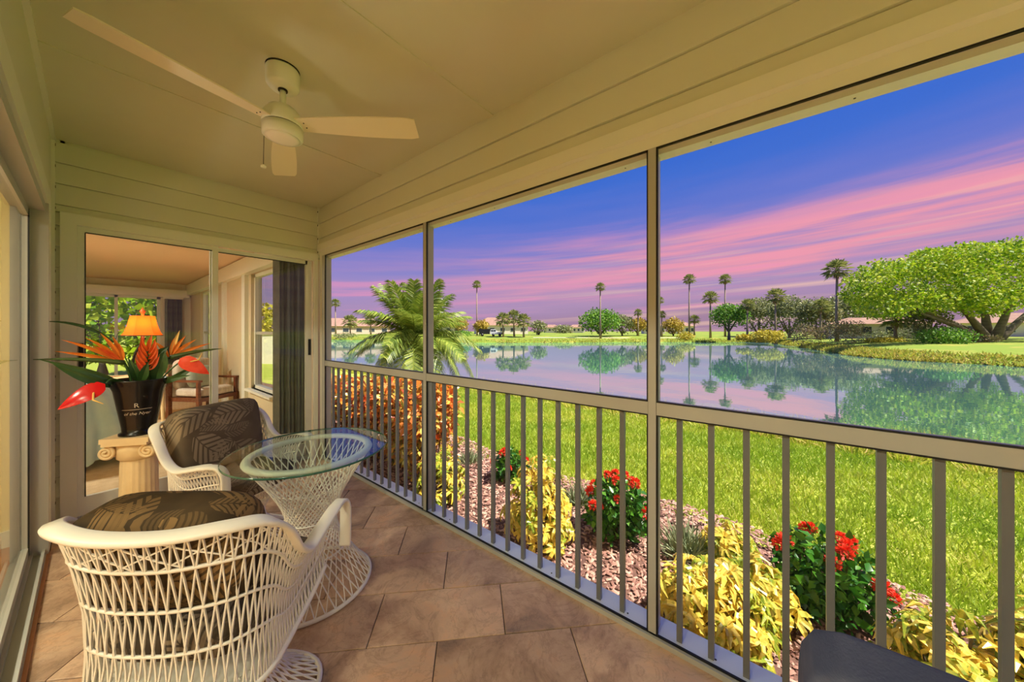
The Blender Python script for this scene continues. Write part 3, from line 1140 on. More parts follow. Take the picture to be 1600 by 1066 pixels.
def make_chair(label, loc, facing, cush_mat, tall):
    """local: x right, y forward, z up"""
    rz = math.atan2(facing[1], facing[0]) - math.pi / 2
    t = thing('wicker_armchair', label, 'chair', (loc[0], loc[1], 0), rz, 'white wicker armchairs')
    half = [(0.300, 0.235, 0.622), (0.306, 0.16, 0.618), (0.310, 0.07, 0.600), (0.314, -0.01, 0.590), (0.318, -0.075, 0.635), (0.318, -0.135, 0.735),
            (0.298, -0.20, 0.795), (0.235, -0.262, 0.812), (0.12, -0.295, 0.806), (0.0, -0.302, 0.803)]
    full = half + [(-x, y, z) for x, y, z in half[-2::-1]]
    top = crom(full, 8)
    # rim: curls down at both arm fronts
    curl = [(0.298, 0.300, 0.40), (0.298, 0.305, 0.50), (0.299, 0.300, 0.575), (0.2995, 0.276, 0.612)]
    rim = crom(curl + full + [(-x, y, z) for x, y, z in curl[::-1]], 8)
    side = []
    for i, q in enumerate(rim):
        a, b = rim[max(i - 1, 0)], rim[min(i + 1, len(rim) - 1)]
        pl = Vector((b.x - a.x, b.y - a.y, 0))
        if q.y > 0.2 or pl.length < 0.004:
            s = Vector((1, 0, 0)) * (1 if q.x > 0 else -1)
        else:
            s = Vector((-pl.y, pl.x, 0)).normalized()
            if s.dot(Vector((q.x, q.y - 0.05, 0))) < 0:
                s = -s
            s.z = -0.25
        side.append(s * (1 if True else -1))
    flat_band(rim, side, 0.047, 0.017).build('rim', M_WICKER, t, smooth=True)
    n = len(top)

    def topf(u):
        x = min(max(u, 0), 1) * (n - 1)
        i = min(int(x), n - 2)
        return top[i].lerp(top[i + 1], x - i)

    def botf(u):
        q = topf(u)
        k = max(0.0, min(1.0, (q.y + 0.3) / 0.55))
        return Vector((q.x * 0.84, q.y * 0.86 - 0.005 + 0.02 * k, 0.275 + 0.10 * k ** 2))

    def surf(u, s):
        b, q = botf(u), topf(u)
        p = b.lerp(q, s)
        o = Vector((p.x, p.y, 0))
        if o.length > 1e-6:
            p -= o.normalized() * 0.028 * math.sin(math.pi * s) * (1 if s > 0 else 0)
        return p

    st = MB()
    N = 66
    for k in range(N):
        u = k / (N - 1)
        for du in (-0.036, 0.036):
            path = [surf(u + du * (1 - s), s) for s in (0.0, 0.25, 0.5, 0.75, 1.0)]
            st.tube(path, 0.0030, 4, caps=False)
    for k in range(0, N - 10, 4):
        u = k / (N - 1)
        st.tube([surf(u + 0.10 * s, 0.80 + 0.18 * s) for s in (0, 0.33, 0.66, 1)], 0.0026, 4, caps=False)
        st.tube([surf(u + 0.10 * s, 0.98 - 0.18 * s) for s in (0, 0.33, 0.66, 1)], 0.0026, 4, caps=False)
    stuff(st.build('woven_strands', M_WICKER, t))
    for s, r in ((0.0, 0.011), (0.32, 0.0052), (0.56, 0.0052), (0.80, 0.0058)):
        MB().tube([surf(i / 60, s) for i in range(61)], r, 6).build('woven_band', M_WICKER, t, smooth=True)
    # seat pan under the cushion
    pan = [botf(i / 40) for i in range(41)]
    c = Vector((0, 0.0, 0.33))
    MB().add([c] + pan + [q - Vector((0, 0, 0.012)) for q in pan] + [c - Vector((0, 0, 0.012))],
             [(0, i + 2, i + 1) for i in range(40)] + [(82 + 0 + 1 - 0, 42 + i, 43 + i) for i in range(40)] + [(0, 1, 41), (83, 82, 42)]).build('seat_pan', M_WICKER, t)
    MB().tube([botf(0), botf(0).lerp(botf(1), 0.5) + Vector((0, 0.01, 0)), botf(1)], 0.012, 8).build('front_bar', M_WICKER, t, smooth=True)

    # flared woven base
    def sq(th, hx, hy, p=3.2):
        cth, sth = math.cos(th), math.sin(th)
        d = (abs(cth) ** p + abs(sth) ** p) ** (1 / p)
        return cth / d * hx, sth / d * hy

    def base(th, s):
        k = 1 - 0.42 * math.sin(math.pi * min(1, s * 1.0)) ** 0.9
        hx, hy = 0.305 + (0.225 - 0.305) * s, 0.235 + (0.20 - 0.235) * s
        x, y = sq(th, hx * k, hy * k)
        return Vector((x, y - 0.02, 0.010 + 0.28 * s))

    bs = MB()
    NB = 56
    for k in range(NB):
        th = 2 * math.pi * k / NB
        for dth in (0.55, -0.55):
            bs.tube([base(th + dth * s, s) for s in (0, 0.2, 0.4, 0.6, 0.8, 1.0)], 0.0032, 4, caps=False)
    stuff(bs.build('base_strands', M_WICKER, t))
    MB().loop_tube([base(2 * math.pi * k / 64, 0) for k in range(64)], 0.010, 6).build('base_ring', M_WICKER, t, smooth=True)
    # cushions
    MB().cushion(0.235, 0.245, 0.062, 4.5).build('seat_cushion', M_CUSH_S, t, True, (0, 0.03, 0.425))
    bc = MB().cushion(0.248, 0.080 + 0.006 * (1 - tall), 0.200 - 0.048 * (1 - tall), 6.5 - 1.5 * (1 - tall), puff=0.16).build('back_cushion', cush_mat, t, True, (0, -0.140 - 0.022 * (1 - tall), 0.690 + 0.005 * (1 - tall)))
    bc.rotation_euler = (math.radians(9), 0, 0)
    bc['label'] = 'leaf-print back cushion'
    return t


make_chair('white wicker armchair in the left foreground, seen from behind, with a dark brown leaf cushion', (0.285, 1.555), (0.77, 0.64), M_CUSH_D, 0)
make_chair('white wicker armchair facing out beside the black planter, with a taupe leaf cushion', (0.575, 2.72), (0.45, -0.89), M_CUSH_B, 1)


def build_table():
    t = thing('pedestal_table', 'round glass table on a white woven hourglass pedestal under the fan', 'table', (0.735, 1.96, 0))
    R, ztop = 0.288, 0.722
    st = MB()
    N = 40
    D = math.radians(132)
    for k in range(N):
        a = 2 * math.pi * k / N
        for s in (1, -1):
            p = Vector((R * math.cos(a), R * math.sin(a), 0.01))
            q = Vector((R * math.cos(a + s * D), R * math.sin(a + s * D), ztop - 0.02))
            st.tube([p, q], 0.0030, 4, caps=False)
    stuff(st.build('woven_strands', M_WICKER, t))
    ring = [Vector((R * math.cos(2 * math.pi * k / 64), R * math.sin(2 * math.pi * k / 64), 0.011)) for k in range(64)]
    MB().loop_tube(ring, 0.010, 6).build('base_ring', M_WICKER, t, smooth=True)
    tr = MB().lathe([(R - 0.024, ztop - 0.022), (R + 0.006, ztop - 0.022), (R + 0.012, ztop - 0.012), (R + 0.006, ztop - 0.001), (R - 0.024, ztop - 0.001), (R - 0.03, ztop - 0.012), (R - 0.024, ztop - 0.022)], 64)
    tr.f = tr.f[:-2]
    tr.build('top_ring', M_WICKER, t, smooth=True)
    for z, r in ((0.20, 0.165), (0.37, 0.122), (0.54, 0.17)):
        MB().loop_tube([Vector((r * math.cos(2 * math.pi * k / 48), r * math.sin(2 * math.pi * k / 48), z)) for k in range(48)], 0.0045, 6).build('woven_band', M_WICKER, t, smooth=True)
    g = MB().lathe([(0.372, ztop + 0.001), (0.375, ztop + 0.0105)], 96).build('glass_top', M_TGLASS, t)
    e = MB()
    prof = [(0.3755, ztop + 0.001), (0.378, ztop + 0.003), (0.378, ztop + 0.009), (0.3755, ztop + 0.011)]
    e.lathe(prof, 96)
    e.f = e.f[:-2]
    e.build('glass_edge', M_TEDGE, g, smooth=True)


build_table()


def build_front_chair():
    t = thing('cushioned_chair', 'slate blue cushioned chair at the bottom right facing the lake', 'chair', (0.955, -0.325, 0), 0)
    MB().cushion(0.055, 0.30, 0.27, 11, n=18).build('back_cushion', M_BLUECUSH, t, True, (-0.235, 0.0, 0.617)).rotation_euler = (0, math.radians(-6), 0)
    MB().cushion(0.25, 0.28, 0.06, 6).build('seat_cushion', M_BLUECUSH, t, True, (0.04, 0.0, 0.41))
    MB().box(-0.24, 0.30, -0.28, 0.28, 0.31, 0.35).build('seat_frame', M_DARKMETAL, t)
    for x in (-0.22, 0.28):
        for y in (-0.26, 0.26):
            MB().box(x - 0.016, x + 0.016, y - 0.016, y + 0.016, 0, 0.31).build('leg', M_DARKMETAL, t)
    for y in (-0.22, 0.22):
        MB().tube([(-0.22, y, 0.33), (-0.30, y, 0.84)], 0.011, 8).build('back_post', M_DARKMETAL, t)


build_front_chair()


# ================================================================== PLANTER ON COLUMN
PX, PY, PT = 0.205, 3.47, 0.65


def build_column():
    t = thing('column_pedestal', 'cream plaster column with scrolled capital carrying the black planter', 'pedestal', (PX, PY, 0))
    n, vs, fs = 40, [], []
    prof = [(0.104, 0.10), (0.097, 0.13), (0.091, 0.45), (0.088, 0.49)]
    for r, z in prof:
        for k in range(n * 2):
            th = math.pi * k / n
            rr = r * (1 - 0.03 * (k % 4 < 2))
            vs.append((rr * math.cos(th), rr * math.sin(th), z))
    m = n * 2
    for i in range(len(prof) - 1):
        fs += [(i * m + k, i * m + (k + 1) % m, (i + 1) * m + (k + 1) % m, (i + 1) * m + k) for k in range(m)]
    MB().add(vs, fs).build('shaft', M_STONE, t, smooth=True)
    MB().box(-0.13, 0.13, -0.13, 0.13, 0, 0.05).build('plinth', M_STONE, t)
    MB().lathe([(0.122, 0.05), (0.128, 0.065), (0.122, 0.082), (0.108, 0.088), (0.112, 0.10), (0.10, 0.11)], 40).build('base_moulding', M_STONE, t, smooth=True)
    cp = MB()
    cp.lathe([(0.088, 0.485), (0.106, 0.50), (0.110, 0.55), (0.104, 0.61)], 40)
    cap = cp.build('capital', M_STONE, t, smooth=True)
    ang = math.radians(-38)
    for sx in (-1, 1):
        v = MB()
        for yy in (-0.098, 0.098):
            pts = []
            for k in range(40):
                a = k / 39 * 4.2 * math.pi
                r = 0.046 * (1 - k / 39 * 0.85)
                pts.append((sx * (0.112 + r * math.cos(a + 1.57) * sx * sx), yy, 0.552 + r * math.sin(a + 1.57)))
            v.tube(pts, 0.010, 6)
        v.tube([(sx * 0.112, -0.092, 0.552), (sx * 0.112, 0.092, 0.552)], 0.042, 20)
        v.build('scroll', M_STONE, cap, smooth=True).rotation_euler = (0, 0, ang)
    for z0, z1, r in ((0.600, 0.618, 0.122), (0.618, 0.65, 0.132)):
        MB().box(-r, r, -0.122, 0.122, z0, z1).build('abacus', M_STONE, t).rotation_euler = (0, 0, ang)


build_column()


def leaf_blade(path, wid, fold=0.25, up=Vector((0, 0, 1))):
    """long leaf along a path, width profile, V-folded, as MB"""
    vs, fs = [], []
    n = len(path)
    for i, q in enumerate(path):
        t = (path[min(i + 1, n - 1)] - path[max(i - 1, 0)]).normalized()
        s = t.cross(up)
        s = s.normalized() if s.length > 1e-4 else Vector((1, 0, 0))
        nn = s.cross(t).normalized()
        w = wid[i] if isinstance(wid, (list, tuple)) else wid
        vs += [q - s * w + nn * w * fold, q, q + s * w + nn * w * fold]
    for i in range(n - 1):
        fs += [(i * 3, i * 3 + 1, i * 3 + 4, i * 3 + 3), (i * 3 + 1, i * 3 + 2, i * 3 + 5, i * 3 + 4)]
    return MB().add(vs, fs)


def build_pot():
    pot = thing('flower_pot', 'tall black tapered pot with silver script on the cream column', 'pot', (PX, PY, PT))
    MB().lathe([(0.098, 0.0), (0.098, 0.012), (0.082, 0.022), (0.084, 0.05), (0.122, 0.30), (0.146, 0.372), (0.146, 0.378), (0.138, 0.378), (0.124, 0.33), (0.02, 0.325)], 48).build('body', M_POT, pot, smooth=True)

    def rad(z):
        return 0.084 + (z - 0.05) * (0.122 - 0.084) / 0.25 + 0.0012

    toward = math.atan2(-PY, -PX) - 0.12

    def wrap(me):
        for v in me.vertices:
            r = rad(v.co.y)
            th = toward + v.co.x / r
            v.co = Vector((r * math.cos(th), r * math.sin(th), v.co.y))

    for txt, size, z, sh in (('R', 0.042, 0.195, 0), ('of the Nyer', 0.027, 0.145, 0.3)):
        cu = bpy.data.curves.new('lettering', 'FONT')
        cu.body, cu.size, cu.shear = txt, size, sh
        cu.align_x = 'CENTER'
        tmp = bpy.data.objects.new('lettering', cu)
        COL.objects.link(tmp)
        bpy.context.view_layer.update()
        me = bpy.data.meshes.new_from_object(tmp)
        bpy.data.objects.remove(tmp)
        for v in me.vertices:
            v.co.y += z
        wrap(me)
        me.materials.clear()
        me.materials.append(M_LETTER)
        link('lettering', me, pot)
    me = bpy.data.meshes.new('lettering_rule')
    xs = [-0.075 + 0.15 * i / 24 for i in range(25)]
    me.from_pydata([(x, 0.180, 0) for x in xs] + [(x, 0.1825, 0) for x in xs], [], [(i, i + 1, 26 + i, 25 + i) for i in range(24)])
    wrap(me)
    me.materials.append(M_LETTER)
    link('lettering_rule', me, pot)

    # flowers and leaves: silk bird of paradise arrangement
    a = thing('flower_arrangement', 'bird-of-paradise and red anthurium flowers with long green leaves in the black pot', 'flowers', (PX, PY, PT + 0.325))
    MB().lathe([(0.118, -0.01), (0.118, 0.006), (0.02, 0.014)], 24).build('moss', mat('moss', (52, 60, 24), (84, 84, 40), scale=30, rough=0.95), a)
    M_GL = mat('dark_green_leaf', (34, 68, 30), (62, 98, 40), scale=6, rough=0.4)
    M_LG = mat('olive_bract', (84, 100, 40), (62, 88, 44), scale=5, rough=0.4)
    M_OR = mat('orange_petal', (226, 112, 22), (240, 146, 44), scale=9, rough=0.5, trans=0.25)
    M_RO = mat('red_orange_petal', (222, 74, 24), (238, 112, 36), scale=9, rough=0.5, trans=0.25)
    M_RED = mat('red_anthurium', (206, 22, 26), rough=0.2)
    M_COR = mat('coral_anthurium', (250, 92, 66), (236, 66, 48), scale=20, rough=0.22)
    M_YEL = mat('yellow_spike', (240, 200, 110), rough=0.5)
    camv = Vector((-PX, -PY, 0)).normalized()
    rt = Vector((-camv.y, camv.x, 0))        # towards image right
    if rt.dot(Vector((RGT[0], RGT[1], 0))) < 0:
        rt = -rt

    def pt(dx, dz, dep=0.0):
        return rt * dx + camv * dep + Vector((0, 0, dz))

    def bez(p0, p1, p2, n=12):
        return [p0 * (1 - t) ** 2 + p1 * 2 * t * (1 - t) + p2 * t * t for t in [i / n for i in range(n + 1)]]

    def prof(n, w, pk=0.45):
        return [w * max(0.04, math.sin(math.pi * min(1, (i / n) / pk * 0.5 if i / n < pk else 0.5 + (i / n - pk) / (1 - pk) * 0.5))) for i in range(n + 1)]

    # beak-like bracts and stems of three birds of paradise
    def bird(base, neck, tip, petals):
        st = MB().tube(bez(base, (base + neck) / 2 + pt(0, 0.05), neck), [0.008] * 13, 8).build('stem', M_GL, a, smooth=True)
        path = bez(neck, (neck + tip) / 2 + pt(0, 0.02), tip, 12)
        b = MB().tube(path, [0.016 * (1 - (i / 12) ** 1.5) + 0.002 for i in range(13)], 8).build('bract', M_LG, a, smooth=True)
        for (dx, dz, dep, mt) in petals:
            p2 = neck + pt(dx, dz, dep)
            mid = neck + pt(dx * 0.45, dz * 0.62, dep * 0.5)
            leaf_blade(bez(neck + pt(dx * 0.05, 0.005), mid, p2, 10), prof(10, 0.012, 0.4), 0.5, camv).build('petal', mt, a)

    bird(pt(-0.03, 0), pt(-0.07, 0.17, 0.02), pt(-0.42, 0.215, 0.05), [(-0.05, 0.18, 0, M_OR), (-0.10, 0.20, 0.03, M_OR), (-0.16, 0.17, 0.0, M_OR), (-0.20, 0.13, 0.05, M_OR), (-0.02, 0.13, 0.02, M_OR), (-0.25, 0.16, 0.02, M_OR), (-0.13, 0.12, 0.04, M_RO), (-0.28, 0.09, 0.0, M_OR)])
    bird(pt(0.05, 0), pt(0.15, 0.19, 0.0), pt(0.43, 0.245, 0.03), [(0.02, 0.14, 0, M_OR), (0.08, 0.16, 0.03, M_OR), (-0.08, 0.12, 0, M_OR), (-0.12, 0.09, 0.03, M_OR), (0.14, 0.13, 0, M_OR), (0.22, 0.10, 0.02, M_OR), (0.05, 0.20, 0.0, M_YEL)])
    MB().tube(bez(pt(-0.01, 0), pt(-0.06, 0.22), pt(0.02, 0.30, 0.02)), 0.007, 8).build('stem', M_DARKMETAL, a, smooth=True)
    # upright heliconia
    for k in range(9):
        zz, s = 0.09 + 0.019 * k, 1 if k % 2 else -1
        leaf_blade(bez(pt(0.04, zz, 0.03), pt(0.04 + s * 0.035, zz + 0.03, 0.05), pt(0.04 + s * (0.060 - 0.004 * k), zz + 0.11, 0.05), 8), prof(8, 0.013, 0.35), 0.6, camv).build('petal', M_RO, a)
    leaf_blade(bez(pt(0.04, 0.24, 0.03), pt(0.045, 0.31, 0.03), pt(0.06, 0.36, 0.03), 8), prof(8, 0.012, 0.35), 0.5, camv).build('petal', M_RO, a)
    MB().tube(bez(pt(0.02, 0), pt(0.03, 0.1), pt(0.04, 0.27, 0.02)), 0.007, 8).build('stem', M_GL, a, smooth=True)

    # anthuriums: heart-shaped spathe and a pale spike
    def anthurium(c, ax, up, L, W, mt):
        n = 14
        vs, fs = [], []
        for i in range(n + 1):
            u = i / n
            w = W * (math.sin(math.pi * u ** 0.6) ** 0.8 if 0 < u < 1 else 0.02)
            sway = 0.02 * math.sin(math.pi * u)
            nn = ax.cross(up).normalized()
            q = c + ax * (L * (u - 0.25))
            vs += [q - up * w + nn * sway * 0.3, q + nn * sway, q + up * w + nn * sway * 0.3]
        for i in range(n):
            fs += [(i * 3, i * 3 + 1, i * 3 + 4, i * 3 + 3), (i * 3 + 1, i * 3 + 2, i * 3 + 5, i * 3 + 4)]
        f = MB().add(vs, fs).build('spathe', mt, a, smooth=True)
        MB().tube([c, c + ax * 0.03 + camv * 0.03 + up * 0.05, c + ax * 0.01 + camv * 0.04 + up * 0.10], [0.006, 0.005, 0.002], 8).build('spike', M_YEL, f, smooth=True)

    anthurium(pt(0.235, 0.155, 0.09), pt(0.75, -0.62, 0.1).normalized(), pt(0.62, 0.72, 0.25).normalized(), 0.20, 0.052, M_COR)
    MB().tube(bez(pt(0.08, 0), pt(0.16, 0.13, 0.04), pt(0.21, 0.17, 0.07)), 0.005, 8).build('stem', M_GL, a, smooth=True)
    anthurium(pt(-0.19, 0.015, 0.14), pt(-0.80, -0.58, 0.1).normalized(), pt(0.5, -0.75, 0.45).normalized(), 0.22, 0.05, M_RED)
    MB().tube(bez(pt(-0.05, 0), pt(-0.12, 0.11, 0.08), pt(-0.14, 0.05, 0.12)), 0.005, 8).build('stem', M_GL, a, smooth=True)
    # long leaves
    for p0, p1, p2, w in ((pt(-0.06, 0), pt(-0.15, 0.10, 0.04), pt(-0.40, 0.22, 0.10), 0.020), (pt(-0.08, 0), pt(-0.22, 0.06, 0.06), pt(-0.36, 0.20, 0.06), 0.026),
                          (pt(0.05, 0), pt(0.05, 0.20, 0.02), pt(0.14, 0.27, 0.02), 0.045), (pt(0.07, 0), pt(0.10, 0.16, 0.04), pt(0.12, 0.24, 0.05), 0.040),
                          (pt(0.09, 0), pt(0.18, 0.04, 0.05), pt(0.30, 0.14, 0.04), 0.022), (pt(0.06, 0), pt(0.15, 0.05, 0.08), pt(0.25, 0.06, 0.10), 0.022),
                          (pt(-0.04, 0), pt(-0.10, 0.07, 0.08), pt(-0.20, 0.06, 0.13), 0.020), (pt(0.0, 0), pt(-0.02, 0.12, 0.05), pt(-0.05, 0.20, 0.05), 0.022),
                          (pt(0.0, 0.0, 0.04), pt(0.02, 0.10, 0.08), pt(0.04, 0.17, 0.09), 0.024)):
        leaf_blade(bez(p0, p1, p2, 12), prof(12, w), 0.35, camv).build('leaf', M_GL, a)
    leaf_blade(bez(pt(-0.09, 0.27, -0.1), pt(-0.22, 0.46, -0.05), pt(-0.40, 0.44, 0.0), 12), prof(12, 0.010), 0.3, camv).build('leaf', M_GL, a)
    MB().tube(bez(pt(-0.03, 0, -0.05), pt(-0.04, 0.15, -0.08), pt(-0.09, 0.27, -0.1)), 0.003, 6).build('stem', M_GL, a)


build_pot()


# ================================================================== SUNROOM CONTENTS
def build_sunroom_things():
    M_WOOD = mat('red_brown_wood', (92, 46, 26), (116, 62, 34), scale=6, rough=0.35, stretch=(1, 1, 6))
    M_STRIPE = mat('pale_striped_cloth', (206, 192, 176), (176, 160, 148), scale=5, rough=0.9, stretch=(7, 1, 1))
    M_TEAL = mat('blue_green_cloth', (146, 160, 148), (170, 172, 150), scale=4, rough=0.9)
    # armchair
    t = thing('wooden_armchair', 'brown wooden armchair with striped seat and blue-green pillow in the sunroom', 'chair', (1.12, 7.20, 0), math.radians(-150))
    for x in (-0.29, 0.29):
        for y in (-0.27, 0.27):
            MB().box(x - 0.025, x + 0.025, y - 0.025, y + 0.025, 0, 0.34 if y > 0 else 0.84).build('leg', M_WOOD, t)
        MB().box(x - 0.028, x + 0.028, -0.27, 0.30, 0.58, 0.61).build('armrest', M_WOOD, t)
        MB().box(x - 0.02, x + 0.02, 0.24, 0.28, 0.34, 0.58).build('arm_post', M_WOOD, t)
    MB().box(-0.29, 0.29, -0.27, 0.29, 0.28, 0.34).build('seat_frame', M_WOOD, t)
    MB().cushion(0.27, 0.28, 0.07, 5).build('seat_cushion', M_STRIPE, t, True, (0, 0.02, 0.41))
    MB().cushion(0.27, 0.07, 0.24, 5).build('back_cushion', M_STRIPE, t, True, (0, -0.21, 0.68))
    p = MB().cushion(0.2, 0.07, 0.17, 3.5).build('throw_pillow', M_TEAL)
    tag(p, 'blue-green pillow propped on the wooden sunroom armchair', 'pillow')
    p.location, p.rotation_euler = (1.08, 7.15, 0.64), (math.radians(12), 0, math.radians(-150))
    # lamp on a side table
    lx, ly = 0.47, 7.4
    s = thing('side_table', 'cream side table under the orange lamp', 'table', (lx, ly, 0))
    MB().box(-0.52, 0.24, -0.25, 0.25, 0.66, 0.70).build('top', M_STONE, s)
    MB().box(-0.49, 0.21, -0.22, 0.22, 0.52, 0.66).build('apron', M_STONE, s)
    for x in (-0.47, 0.19):
        for y in (-0.2, 0.2):
            MB().tube([(x, y, 0), (x * 0.96, y * 0.96, 0.52)], [0.018, 0.026], 8).build('leg', M_STONE, s)
    l = thing('table_lamp', 'lit orange bell-shaped table lamp behind the planter flowers', 'lamp', (lx, ly, 0.70))
    MB().lathe([(0.10, 0), (0.10, 0.015), (0.03, 0.03), (0.055, 0.14), (0.075, 0.26), (0.05, 0.38), (0.02, 0.44), (0.02, 0.60)], 24).build('base', M_WOOD, l, smooth=True)
    M_SHADE = mat('lit_orange_shade', (255, 120, 20), rough=0.8, emit=((255, 112, 18), 0.75), trans=0.5)
    sh = MB().lathe([(0.215, 0.59), (0.185, 0.64), (0.155, 0.74), (0.130, 0.86), (0.128, 0.88)], 6)
    sh.f = sh.f[:-2]
    shade = sh.build('lamp_shade', M_SHADE, l)
    MB().loop_tube([Vector((0.215 * math.cos(math.pi * k / 3), 0.215 * math.sin(math.pi * k / 3), 0.59)) for k in range(6)], 0.006, 6).build('shade_trim', M_WOOD, shade)
    MB().lathe([(0.008, 0.86), (0.02, 0.92), (0.035, 0.95), (0.012, 0.985), (0.003, 1.01)], 12).build('finial', mat('orange_finial', (230, 110, 30), rough=0.4), l, smooth=True)
    ld = bpy.data.lights.new('table_lamp_bulb', 'POINT')
    ld.energy, ld.color, ld.shadow_soft_size = 5.0, (1.0, 0.6, 0.28), 0.05
    lo = bpy.data.objects.new('table_lamp_bulb', ld)
    COL.objects.link(lo)
    lo.parent, lo.location = l, (0, 0, 0.76)
    # unseen ceiling light added to brighten the sunroom
    c = thing('fill_ceiling_lamp', 'unseen round ceiling lamp added to brighten the sunroom', 'lamp', (-0.9, 6.4, RZ))
    MB().lathe([(0.02, -0.09), (0.12, -0.07), (0.17, -0.005)], 28).build('diffuser', M_FILLGLOW, c, smooth=True)
    MB().lathe([(0.175, -0.012), (0.18, 0)], 28).build('base', M_TRIM, c)
    ld = bpy.data.lights.new('sunroom_fill_light', 'AREA')
    ld.shape, ld.size, ld.energy, ld.color = 'DISK', 0.3, 120.0, (1.0, 0.93, 0.80)
    lo = bpy.data.objects.new('sunroom_fill_light', ld)
    COL.objects.link(lo)
    lo.parent, lo.location = c, (0, 0, -0.1)
    # sheet draped over a low stool
    M_SHEET = mat('pale_blue_sheet', (186, 222, 236), (220, 240, 246), scale=3, rough=0.35)
    vs, fs, n, m = [], [], 56, 18
    for i in range(m + 1):
        u = i / m
        for k in range(n):
            th = 2 * math.pi * k / n
            fold = 0.07 * math.sin(7 * th + 1.3 * math.sin(3 * th)) + 0.04 * math.sin(13 * th)
            r = 0.06 + 0.26 * min(1, u * 1.4) ** 0.7 + 0.06 * u + fold * u ** 1.2
            vs.append((r * math.cos(th), r * math.sin(th), 0.86 - 0.86 * u ** 1.6 * 0.93 + 0.02 * math.sin(5 * th) * u))
    for i in range(m):
        fs += [(i * n + k, (i + 1) * n + k, (i + 1) * n + (k + 1) % n, i * n + (k + 1) % n) for k in range(n)]
    fs.append(tuple(range(n)))
    b = thing('draped_sheet', 'pale blue sheet draped over a low seat behind the left door pane', 'sheet', (-0.10, 5.55, 0))
    MB().add(vs, fs).build('cloth', M_SHEET, b, smooth=True)
    # dark leafy sprig in a vase on the side table
    v = thing('vase', 'small dark vase with dark leafy twigs left of the lamp', 'vase', (lx - 0.38, ly - 0.02, 0.70))
    MB().lathe([(0.04, 0), (0.06, 0.06), (0.03, 0.2), (0.04, 0.24)], 20).build('body', M_DARKMETAL, v, smooth=True)
    M_DL = mat('dark_leaf', (30, 36, 24), rough=0.6)
    for k in range(7):
        a = k * 0.9
        tip = Vector((0.14 * math.cos(a), 0.10 * math.sin(a), 0.62 + 0.08 * (k % 3)))
        tw = MB().tube([(0, 0, 0.2), tip * 0.6, tip], 0.003, 5).build('twig', M_DL, v)
        for j in range(5):
            q = tip * (0.72 + 0.07 * j)
            d = Vector((rnd.uniform(-1, 1), rnd.uniform(-1, 1), rnd.uniform(-0.4, 0.8))).normalized()
            leaf_blade([q, q + d * 0.03, q + d * 0.06], [0.004, 0.02, 0.002], 0.2).build('leaf', M_DL, tw)


build_sunroom_things()

# ================================================================== OUTSIDE: ground, lawn, water
ZG, ZW = -0.35, -1.30
XBED, XBANK = 3.35, 10.2


def bed_edge(y):
    return XBED + 0.13 * math.sin(y * 1.7 + 0.6) + 0.10 * math.sin(y * 0.6) + 0.03 * max(0, y - 2)


def ground_z(x, y=0.0):
    if x < 3.3:
        return ZG
    t = (x - 3.3) / (XBANK - 3.3)
    if t <= 1:
        return ZG - 0.60 * t - 0.12 * t * t
    return -1.07 - 0.35 * min(1.0, (x - XBANK) / 0.7)


M_LAWN = mat('lawn_soil_and_turf', (150, 164, 46), (186, 180, 84), scale=1.6, rough=0.9, c3=(164, 172, 56), detail=8)
M_GRASS = mat('grass_blade', (0, 0, 0), rough=0.55, island=[(136, 160, 34), (178, 194, 48), (210, 212, 76), (226, 214, 120)], trans=0.35, patch=(0.8, (146, 174, 42)))
M_BANKGRASS = mat('tall_bank_grass', (0, 0, 0), rough=0.55, island=[(130, 160, 34), (196, 206, 60), (232, 224, 104), (222, 190, 116)], trans=0.35)
M_MULCHBASE = mat('mulch_soil', (96, 66, 58), (128, 92, 78), scale=12, rough=0.95, bump=0.5, bscale=60)
M_MULCH = mat('mulch_chip', (0, 0, 0), rough=0.9, island=[(104, 70, 62), (156, 112, 98), (186, 142, 124), (210, 172, 152)])


def grid_ground(name, xs, ys, zf, material):
    vs = [(x, y, zf(x, y)) for y in ys for x in xs]
    n = len(xs)
    fs = [(j * n + i, j * n + i + 1, (j + 1) * n + i + 1, (j + 1) * n + i) for j in range(len(ys) - 1) for i in range(n - 1)]
    return MB().add(vs, fs).build(name, material, smooth=True)


